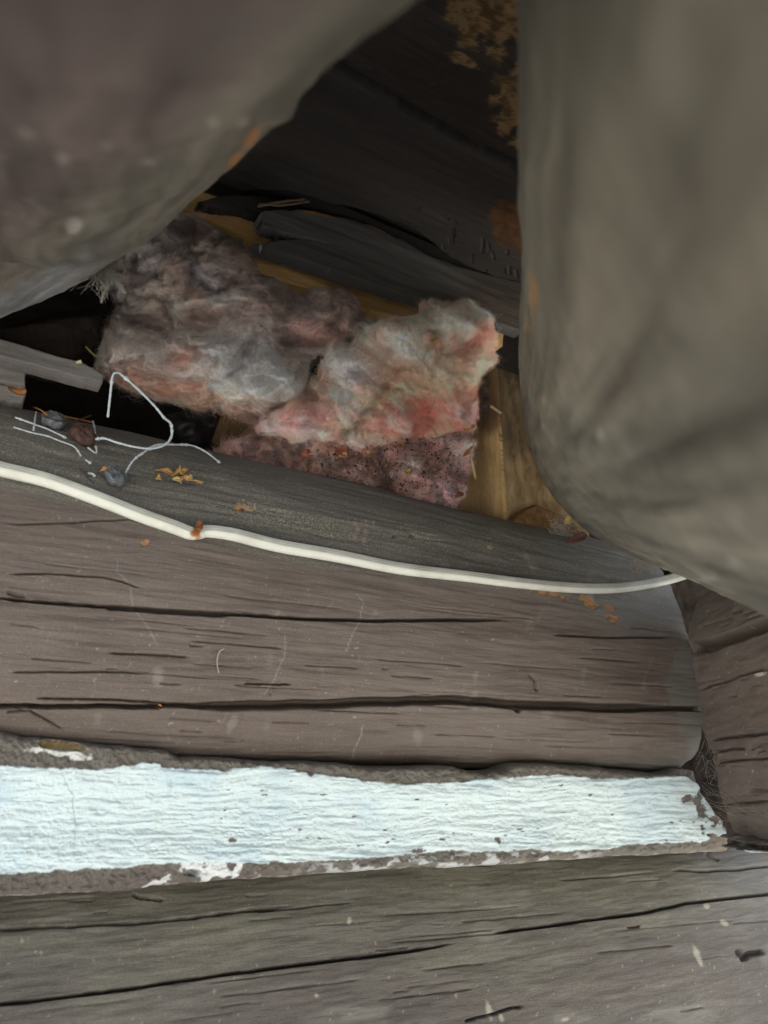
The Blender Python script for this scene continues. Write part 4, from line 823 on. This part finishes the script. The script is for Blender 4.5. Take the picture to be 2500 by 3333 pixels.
o, _ = relief('black_plastic', wob([(540, 1345), (620, 1320), (690, 1345), (730, 1360), (700, 1430), (640, 1450), (560, 1420)], 4, 3, 5), lambda d, a, b, P: .012 * fbm(P, 30, 3, 6), lambda a, b, P, d: np.tile(alb(38, 38, 40), a.shape + (1,)), 'cable', y=.18, back=.002, step=3.5)
tag(o, 'crumpled black plastic scrap in the shadow left of the brown paper', 'plastic')

# ---------------------------------------------------------------- white cable clipped along the log
cp = [(-900, 1318, 23), (-560, 1400, 22), (-240, 1475, 21), (-100, 1505, 21), (0, 1530, 21), (150, 1570, 21), (300, 1622, 20.5), (450, 1680, 20), (560, 1722, 19.5), (612, 1742, 19), (640, 1744, 15), (672, 1733, 17.5), (760, 1748, 18.5), (900, 1778, 18.5), (1100, 1812, 18), (1300, 1850, 17), (1500, 1878, 15.5), (1700, 1904, 15), (1850, 1916, 14.5), (1980, 1918, 14), (2080, 1908, 13.5), (2160, 1892, 13), (2230, 1870, 12.5), (2330, 1830, 12)]
path = []; rad = []
for x, y, w_ in cp:
    if x < -20: p = on_log(0, 1530)[0] + (at(float(x), float(y), 0.03) - at(0., 1530., .03)); n = on_log(5, 1530)[1]
    elif x > 2190: p = atz(float(x), float(y), proj(path[-1])[2] + .012); n = np.zeros(3)
    else: p, n = on_log(x, y)
    rc = w_ * 1.15 / FPX * proj(p)[2]; path.append(p + n * rc * .75); rad.append(rc)
path = catmull(path, 10); rad = np.interp(np.linspace(0, 1, len(path)), np.linspace(0, 1, len(rad)), rad)
def cprof(th): return 1 - .17 * np.exp(-((th - 1.52) / .11) ** 2) - .14 * np.exp(-((th - 1.92) / .11) ** 2) + .03 * np.cos(2 * th)
def ccol(V, C):
    px, py, _ = proj(V); n = fbm(V, 60, 3, 5); th = (np.arange(len(V)) % 40) / 40 * 2 * np.pi; C = mix(C, (ss(.2, .05, np.abs(th - 1.52)) + ss(.2, .05, np.abs(th - 1.92))) * (.45 + .3 * n), alb(104, 98, 84)); C = mix(C, ss(.1, .9, n) * .3, lin(205, 204, 190) * .9)  # dark stripes put seam shading and dirt of the grooves into the colour
    C = mix(C, ss(1.15, .6, blob(px, py, 637, 1738, 20, 17, -50) + .4 * fbm(V, 200, 3, 6)), alb(168, 98, 38)); C = mix(C, ss(.2, .9, fbm(V, 25, 3, 8)) * .25, alb(170, 165, 145))
    return C
cable = tubeobj('white_cable', path, rad, lin(232, 234, 222) * .86, 'cable', 40, None, cprof, ccol)
tag(cable, 'white plastic cable running along the upper log below the opening', 'cable')
p, n = on_log(636, 1733); cq = p + n * .012
def disc(name, c, n, r, h, col, m, parent=None, seed=0, squash=1., dome=.5, sides=18, rings=6):
    n = n / np.linalg.norm(n); a = np.cross(n, (1., .2, 0)); a /= np.linalg.norm(a); b = np.cross(n, a); V = []; rg = random.Random(seed)
    prof = [(0.3, -h), (.95, -h), (1.0, -.35 * h), (.96, .05 * h)] + [(math.cos(t) * .96, dome * h * math.sin(t) + .05 * h) for t in np.linspace(.25, 1.45, rings)]
    for (q, z) in prof:
        for k in range(sides):
            t = 2 * math.pi * k / sides; w_ = 1 + .10 * math.sin(2 * t + seed) + .05 * math.sin(5 * t + seed * 2)
            V.append(c + (a * math.cos(t) * squash + b * math.sin(t)) * r * q * w_ + n * (z + rg.uniform(-.05, .05) * h))
    V = np.array(V); V = V + n * (.22 * h * fbm(V, 420, 3, seed, (1, .35, 1)))[:, None]; F = gridfaces(len(prof), sides, True); V = np.concatenate([V, [c + n * (dome * h * 1.02)]]); l = (len(prof) - 1) * sides; j = np.arange(sides)
    F3 = np.concatenate([F[:, [0, 1, 2]], F[:, [0, 2, 3]], np.c_[l + j, l + (j + 1) % sides, np.full(sides, len(V) - 1)]])
    C = np.tile(np.asarray(col, float), (len(V), 1)); C = C * (1 + .7 * fbm(V, 420, 3, seed, (1, .35, 1)))[:, None]
    return build(name, V, F3, C, m, parent)
o = disc('rusty_clip', cq + n * .002, n, .0034, .002, alb(150, 92, 44), 'nail', None, 3, 1.5, .6); tag(o, 'small rusty clip pinning the white cable at its bend', 'clip')

# ---------------------------------------------------------------- nails, wire and twigs at the left
for i, (x, y, r_px, c, sq, lab) in enumerate(((170, 1392, 36, (110, 114, 118), 1.0, 'silver grey painted nail head farthest left on the weathered log top'), (268, 1434, 40, (92, 68, 58), 1.05, 'rusty brown nail head between the two silver ones'), (372, 1562, 36, (104, 108, 112), 1., 'silver grey painted nail head just above the white cable'))):
    p, n = on_log(x, y); z = proj(p)[2]; r = r_px / FPX * z
    o = disc('round_nail', p + n * .009, n + np.array((.1, -.6, .1)), r, .006, alb(*c), 'nail', None, 5 + i, sq, .5, 26, 8); tag(o, lab, 'nail', 'nail heads at the left')
def stick(name, pts, rpx, col, m, label, cat, group=None, lift=.003, offs=None, knots=0, sides=7, y=None):
    P_ = []
    for i, q in enumerate(pts):
        li = lift if offs is None else offs[i]
        P_.append(on_log(q[0], q[1])[0] + on_log(q[0], q[1])[1] * li if y is None else at(float(q[0]), float(q[1]), y if np.isscalar(y) else y[i]))
    path = catmull(P_, 22); z = proj(path)[2]; r = rpx / FPX * z
    if knots:
        rg = np.random.default_rng(len(pts)); u = np.arange(len(path)); r = r * (1 + .13 * rg.normal(0, 1, len(path)).clip(-1.5, 1.5) + .10 * np.sin(u * 1.1))
        for k in rg.integers(2, len(path) - 2, knots): r = r * (1 + .7 * np.exp(-((u - k) / 1.6) ** 2))
    o = tubeobj(name, path, r, col, m, sides); return tag(o, label, cat, group)
yw = [.012, .005, -.003, -.004, -.004, -.004, -.003, .0, .004, .008, .012, .014, .014, .013, .012]
stick('bent_wire', [(351, 1358), (358, 1295), (366, 1228), (378, 1213), (398, 1222), (450, 1268), (500, 1318), (535, 1360), (556, 1380), (558, 1420), (535, 1448), (490, 1460), (440, 1455), (380, 1440), (340, 1427), (310, 1430)], 3.8, alb(205, 216, 220), 'wire', 'white painted wire bent into a tall loop in front of the cavity', 'wire', 'white wires', knots=9, sides=9, y=[.02, .012, .004, .002, .002, .002, .004, .008, .012, .014, .012, .010, .010, .012, .014, .016])
stick('bent_wire', [(405, 1548), (430, 1515), (460, 1492), (500, 1476), (560, 1467), (620, 1464), (670, 1480), (712, 1512)], 3.2, alb(200, 212, 216), 'wire', 'thin white painted wire curving from the nail head near the cable', 'wire', 'white wires', offs=[.006, .008, .009, .009, .008, .006, .004, .002], knots=5)
for i, (pts, w_, lab) in enumerate((([(65, 1374), (110, 1398), (150, 1412), (215, 1436)], 3.6, 'white flecked twig passing under the farthest left nail head'), ([(68, 1402), (100, 1420), (150, 1430), (190, 1445), (240, 1462), (262, 1490)], 3.4, 'lower dark twig with white tips under the rusty nail head'), ([(118, 1350), (100, 1385), (82, 1405)], 3.4, 'short white tipped twig crossing above the left nail head'), ([(300, 1378), (306, 1405), (304, 1425)], 4, 'short white painted stub of wire right of the rusty nail head'), ([(285, 1465), (300, 1478), (314, 1480), (310, 1460)], 3.4, 'hooked white twig end below the rusty nail head'), ([(278, 1500), (295, 1512)], 4, 'tiny white flecked twig between rusty nail head and cable'), ([(255, 1532), (290, 1565), (306, 1578)], 2.6, 'thin dark twig beside the nail head near the cable'), ([(285, 1546), (300, 1550), (306, 1558)], 5, 'white paint blob on a twig left of the lower nail head'))):
    stick('twig', pts, w_ * .75, alb(190, 198, 200) if i not in (6,) else alb(70, 64, 60), 'wire' if i != 6 else 'nail', lab, 'twig', 'twigs at the nail heads', lift=.004, knots=2)
stick('pine_needle', [(216, 1326), (260, 1338), (295, 1350), (310, 1365)], 2.6, alb(170, 120, 64), 'nail', 'curved orange pine needle lying above the rusty nail head', 'needle', 'pine needles', lift=.003)
stick('pine_needle', [(106, 1354), (122, 1375), (145, 1394)], 2.8, alb(178, 118, 56), 'nail', 'short orange pine needle crossing the left nail head', 'needle', 'pine needles', lift=.012)
stick('pine_needle', [(140, 1395), (190, 1405), (240, 1398), (290, 1380)], 2.4, alb(72, 60, 50), 'nail', 'dark curved pine needle across both upper nail heads', 'needle', 'pine needles', lift=.010)
stick('straw', [(279, 1128), (300, 1150), (318, 1166)], 3.4, alb(190, 178, 120), 'leaf', 'short yellow straw in the dark gap above the slat', 'straw', 'straws', y=.11)
stick('thread', [(728, 2108), (712, 2120), (706, 2150), (710, 2190)], 2.4, alb(200, 198, 192), 'web', 'short white thread stuck to the brown log', 'thread', lift=.002)

# ---------------------------------------------------------------- wood chips, leaves, seeds
def chip(name, pts, y=None, th=.0012, curl=.003, col=(200, 156, 92), label='', cat='', group=None, seed=0, lift=.003, m='leaf'):
    """a small curled flake: outline fan with a thickness"""
    pts = np.array(pts, float); n = 3; A = []
    c = pts.mean(0); rings = [np.array([c + (q - c) * k for q in pts]) for k in (1., .6, .25)]
    if y is None:
        _, nn = on_log(*c); g0 = on_log(*c)[0]; pl_ = (g0 + nn * lift, nn)
    else: nn = np.array((0, -1., .0)); pl_ = (np.array((0, y, 0.)), nn)
    V = []
    for i, r in enumerate(rings):
        P_ = on_plane(r[:, 0], r[:, 1], *pl_); V.append(P_ + nn * (curl * (0 if i == 2 else (1 - i * .6)) * np.sin(np.arange(len(pts)) / len(pts) * 12.57 + seed)[:, None] + curl * .5))
    m0 = len(pts); front = np.concatenate(V); back = front - nn * th; nv = len(front); F = []
    for i in range(2):
        for k in range(m0): k2 = (k + 1) % m0; F.append((i * m0 + k, i * m0 + k2, (i + 1) * m0 + k2, (i + 1) * m0 + k)); F.append((nv + i * m0 + k2, nv + i * m0 + k, nv + (i + 1) * m0 + k, nv + (i + 1) * m0 + k2))
    for k in range(m0): k2 = (k + 1) % m0; F.append((k2, k, nv + k, nv + k2))
    F3 = [t for f in F for t in ((f[0], f[1], f[2]), (f[0], f[2], f[3]))]
    for k in range(1, m0 - 1): F3 += [(2 * m0, 2 * m0 + k, 2 * m0 + k + 1), (nv + 2 * m0, nv + 2 * m0 + k + 1, nv + 2 * m0 + k)]
    W = np.concatenate([front, back]); C = np.tile(lin(*col) * .75, (len(W), 1)) * (1 + .3 * fbm(W, 250, 2, seed))[:, None]
    return tag(build(name, W, F3, C, m, None, False), label, cat, group)
def ov(x, y, a, b, an=0, n=9, sd=0):
    r = random.Random(sd); an = math.radians(an); out = []
    for k in range(n):
        t = 2 * math.pi * k / n; s = r.uniform(.75, 1.1); u, v = a * s * math.cos(t), b * s * math.sin(t); out.append((x + u * math.cos(an) - v * math.sin(an), y + u * math.sin(an) + v * math.cos(an)))
    return out
G = 'wood chips on the log'
tr = empty('torn_splinters', on_log(585, 1550)[0]); tag(tr, 'burst of pale torn wood splinters around an old hole in the log', 'splinters')
for q, (x0, y0, x1, y1, w_) in enumerate(((508, 1530, 570, 1545, 6), (560, 1552, 590, 1526, 7), (585, 1518, 600, 1550, 6), (572, 1562, 614, 1546, 7), (598, 1553, 660, 1575, 3.5), (592, 1572, 562, 1556, 6), (606, 1560, 628, 1556, 5), (574, 1540, 610, 1536, 5))):
    dx, dy = x1 - x0, y1 - y0; l = math.hypot(dx, dy); nx, ny = -dy / l, dx / l; r_ = random.Random(q)
    pts_ = [(x0 + dx * u + nx * w_ * k_, y0 + dy * u + ny * w_ * k_) for u, k_ in ((0, .5), (.25, 1), (.6, .9), (1, .1), (.98, -.1), (.55, -.8), (.2, -.7), (0, -.4))]
    o = chip('splinter', pts_, col=r_.choice([(206, 166, 106), (190, 146, 88), (220, 184, 128)]), seed=q, curl=.002 + .002 * r_.random(), lift=.002 + .0012 * q); o.parent = tr; o.location = -tr.location
    if q == 0: o.name = 'splinter'
chip('wood_chip', [(506, 1556), (514, 1550), (530, 1562), (520, 1568)], col=(206, 164, 98), label='tiny pale wood flake below the torn splinter', cat='wood chip', group=G, seed=4)
chip('wood_chip', [(325, 1530), (335, 1526), (378, 1531), (370, 1537), (330, 1536)], col=(206, 160, 96), label='thin pale wood sliver above the lower silver nail head', cat='wood chip', group=G, seed=5, lift=.006)
chip('wood_chip', [(244, 1178), (262, 1174), (268, 1184), (250, 1186)], y=.030, col=(210, 200, 150), label='pale yellow wood flake on the tip of the grey slat', cat='wood chip', group=G, seed=6)
chip('wood_chip', ov(1850, 1690, 14, 18, 20, 7, 3), y=.045, col=(206, 178, 110), label='pale yellow chip caught under the right rafter log', cat='wood chip', group=G, seed=7)
chip('wood_chip', ov(1592, 1782, 12, 8, 30, 7, 4), col=(206, 176, 140), label='small torn chip on the grey log right of the staple holes', cat='wood chip', group=G, seed=8)
chip('wood_chip', ov(518, 2294, 8, 4, 30, 6, 4), col=(216, 150, 80), label='tiny orange chip lodged in the long crack of the log', cat='wood chip', group=G, seed=9)
GL = 'leaf scraps in the insulation'
YL = .078
for i, (pl_, c, lab) in enumerate(((ov(1521, 1388, 17, 17, 0, 12, 2), (212, 152, 90), 'round tan seed disc on the right edge of the pink wool'), (ov(1508, 1378, 20, 9, 20, 9, 2), (150, 92, 62), 'brown bud scale beside the round tan seed disc'), ([(1500, 1490), (1520, 1462), (1535, 1452), (1533, 1475), (1515, 1485)], (196, 130, 66), 'orange brown folded leaf at the right edge of the dirty clump'), (ov(1115, 1470, 22, 17, 10, 10, 5), (150, 84, 56), 'reddish brown curled bud scale in the middle of the dirty clump'), (ov(1120, 1484, 20, 9, 0, 9, 6), (204, 160, 120), 'pale rim of a curled scale in the dirty clump'), (ov(1000, 1478, 24, 15, 15, 9, 7), (140, 74, 46), 'dark red brown scale at the left of the dirty clump'), (ov(1480, 1612, 26, 14, -15, 9, 8), (138, 78, 54), 'brown leaf scrap low in the right end of the dirty clump'), (ov(1325, 1538, 14, 9, -40, 7, 9), (196, 168, 104), 'yellowish leaf bit low in the dirty clump'), (ov(1415, 1112, 11, 12, 0, 8, 10), (204, 166, 96), 'small tan seed high on the cream wool'), (ov(1785, 1462, 50, 16, -8, 11, 11), (104, 74, 58), 'dark brown dry leaf on the squared post'), (ov(1880, 1752, 40, 16, -25, 10, 12), (108, 70, 54), 'brown dry leaf jammed where log and rafter meet'), (ov(1200, 1475, 10, 6, 30, 7, 13), (206, 170, 110), 'tiny tan crumb in the middle of the dirty clump'))):
    yy = {9: .07, 10: .03, 8: .06, 0: .075, 1: .077}.get(i, .068)
    chip('leaf_scrap', pl_, y=yy, col=c, label=lab, cat='leaf', group=GL, seed=20 + i, curl=.0035, th=.0009)
stick('straw', [(1532, 1478), (1540, 1520), (1548, 1558)], 4.5, alb(200, 178, 130), 'leaf', 'pale splinter hanging at the right end of the dirty clump', 'straw', 'straws', y=.075)
stick('straw', [(1597, 1322), (1612, 1332), (1630, 1345)], 4.5, alb(206, 190, 150), 'leaf', 'short pale straw against the squared post', 'straw', 'straws', y=.085)
stick('straw', [(1602, 1088), (1606, 1110), (1612, 1135)], 3, alb(160, 110, 70), 'leaf', 'thin brown needle standing at the top right of the wool', 'straw', 'straws', y=.10)
stick('straw', [(1150, 1418), (1180, 1435), (1200, 1465)], 2, alb(90, 66, 50), 'leaf', 'thin dark stem arched across the dirty clump', 'straw', 'straws', y=.07)
# uncountable crumbs in the dirty clump and on the wool
Vc, Fc, Cc = [], [], []; r = random.Random(9)
def crumb(x, y, yy, s):
    c = at(float(x), float(y), yy); b = len(Vc); ax_ = [np.array([r.gauss(0, 1) for _ in range(3)]) for _ in range(3)]
    ax_ = [a / np.linalg.norm(a) for a in ax_]; sz = (s, s * r.uniform(.3, .7), s * .25)
    for k in range(3):
        for sg in (1, -1): Vc.append(c + sg * ax_[k] * sz[k])
    for f in ((0, 2, 4), (2, 1, 4), (1, 3, 4), (3, 0, 4), (2, 0, 5), (1, 2, 5), (3, 1, 5), (0, 3, 5)): Fc.append(tuple(b + q for q in f))
    col = lin(*r.choice([(200, 160, 100), (60, 44, 36), (110, 74, 50), (40, 34, 32), (176, 128, 76), (44, 36, 34), (150, 100, 64)])); Cc.extend([col] * 6)
for k in range(1100):
    x = r.triangular(880, 1530, 1440); y = r.triangular(1400, 1640, 1500)
    if inside(np.array([x]), np.array([y]), clump)[0]: crumb(x, y, .058 + r.uniform(0, .03), r.uniform(.0008, .0034))
for k in range(130):
    x = r.uniform(400, 1560); y = r.uniform(850, 1400)
    if inside(np.array([x]), np.array([y]), right_poly)[0]: crumb(x, y, .080 + r.uniform(-.005, .012), r.uniform(.0006, .0014))
o = build('leaf_crumbs', np.array(Vc), np.array(Fc), np.array(Cc), 'leaf', None, False); tag(o, 'dark and tan leaf crumbs strewn over the dirty pink wool', 'crumbs', kind='stuff')

# ---------------------------------------------------------------- cobwebs
def web(name, strands, rad, label, col=None):
    Vs, Fs, base = [], [], 0
    for p in strands:
        V, F, caps = tube(p, rad, 4); Vs.append(V); Fs.append(np.concatenate([F[:, [0, 1, 2]], F[:, [0, 2, 3]], caps[:, :3]]) + base); base += len(V)
    return tag(build(name, np.concatenate(Vs), np.concatenate(Fs), None, 'web'), label, 'cobweb')
r = random.Random(21); st = []
for k in range(30):                          # corner at the right
    x0, y0 = r.uniform(2250, 2400), r.uniform(2540, 2640); l = r.uniform(60, 260); a = r.gauss(.35, .22)
    pts = []
    for i in range(5):
        u = i / 4; x = x0 + l * u * math.cos(a); y = y0 + l * u * math.sin(a) + 10 * math.sin(u * 3.1) + r.uniform(-5, 5)
        pts.append(on_plane(x, y, C0 + snrm * (.006 + .008 * r.random()), snrm))
    st.append(catmull(pts, 4))
for k in range(16):
    x0, y0 = r.uniform(2265, 2310), r.uniform(2420, 2560); pts = [on_plane(x0 + 12 * i + r.uniform(-8, 8), y0 + r.uniform(-30, 30), C0 + snrm * .003, snrm) for i in range(4)]; st.append(catmull(pts, 4))
web('cobweb', st, .00011, 'dusty cobweb strands across the side log by the mortar end')
st = []
for k in range(150):                         # matted tuft under the left rafter
    x0, y0 = r.gauss(335, 26), r.gauss(880, 24); a = r.gauss(1.0, .8); l = r.uniform(20, 90); pts = []
    for i in range(4):
        u = i / 3; pts.append(atz(x0 + l * u * math.cos(a) + r.uniform(-6, 6), y0 + l * u * math.sin(a) + r.uniform(-6, 6), .60 + r.uniform(-.01, .01)))
    st.append(catmull(pts, 3))
for (x0, y0, x1, y1, n) in ((350, 880, 408, 955, 40), (345, 900, 330, 985, 16), (380, 820, 400, 800, 10)):
    for k in range(n):
        st.append(catmull([atz(x0 + (x1 - x0) * u + r.gauss(0, 9 * (1 - u) + 2), y0 + (y1 - y0) * u + r.gauss(0, 9 * (1 - u) + 2), .60) for u in (0, .35, .7, 1)], 3))
web('cobweb', st, .00018, 'matted pale cobweb tuft hanging from the left rafter log')
st = []
for k in range(60):
    x0, y0 = r.gauss(1835, 16), r.gauss(1720, 18); st.append(catmull([at(x0 + r.gauss(0, 20), y0 + r.gauss(0, 18), .05) for _ in range(4)], 3))
web('cobweb', st, .00022, 'grey cobweb fluff where the right rafter meets the log'); st = []
for k in range(36):
    x0, y0 = r.gauss(2080, 18), r.gauss(1840, 14); p, n = on_log(min(x0, 2150), y0); st.append(catmull([p + n * .003 + np.array([r.gauss(0, .008), r.gauss(0, .002), r.gauss(0, .007)]) for _ in range(4)], 3))
web('cobweb', st, .00022, 'pale cobweb patch on the log end just above the white cable')
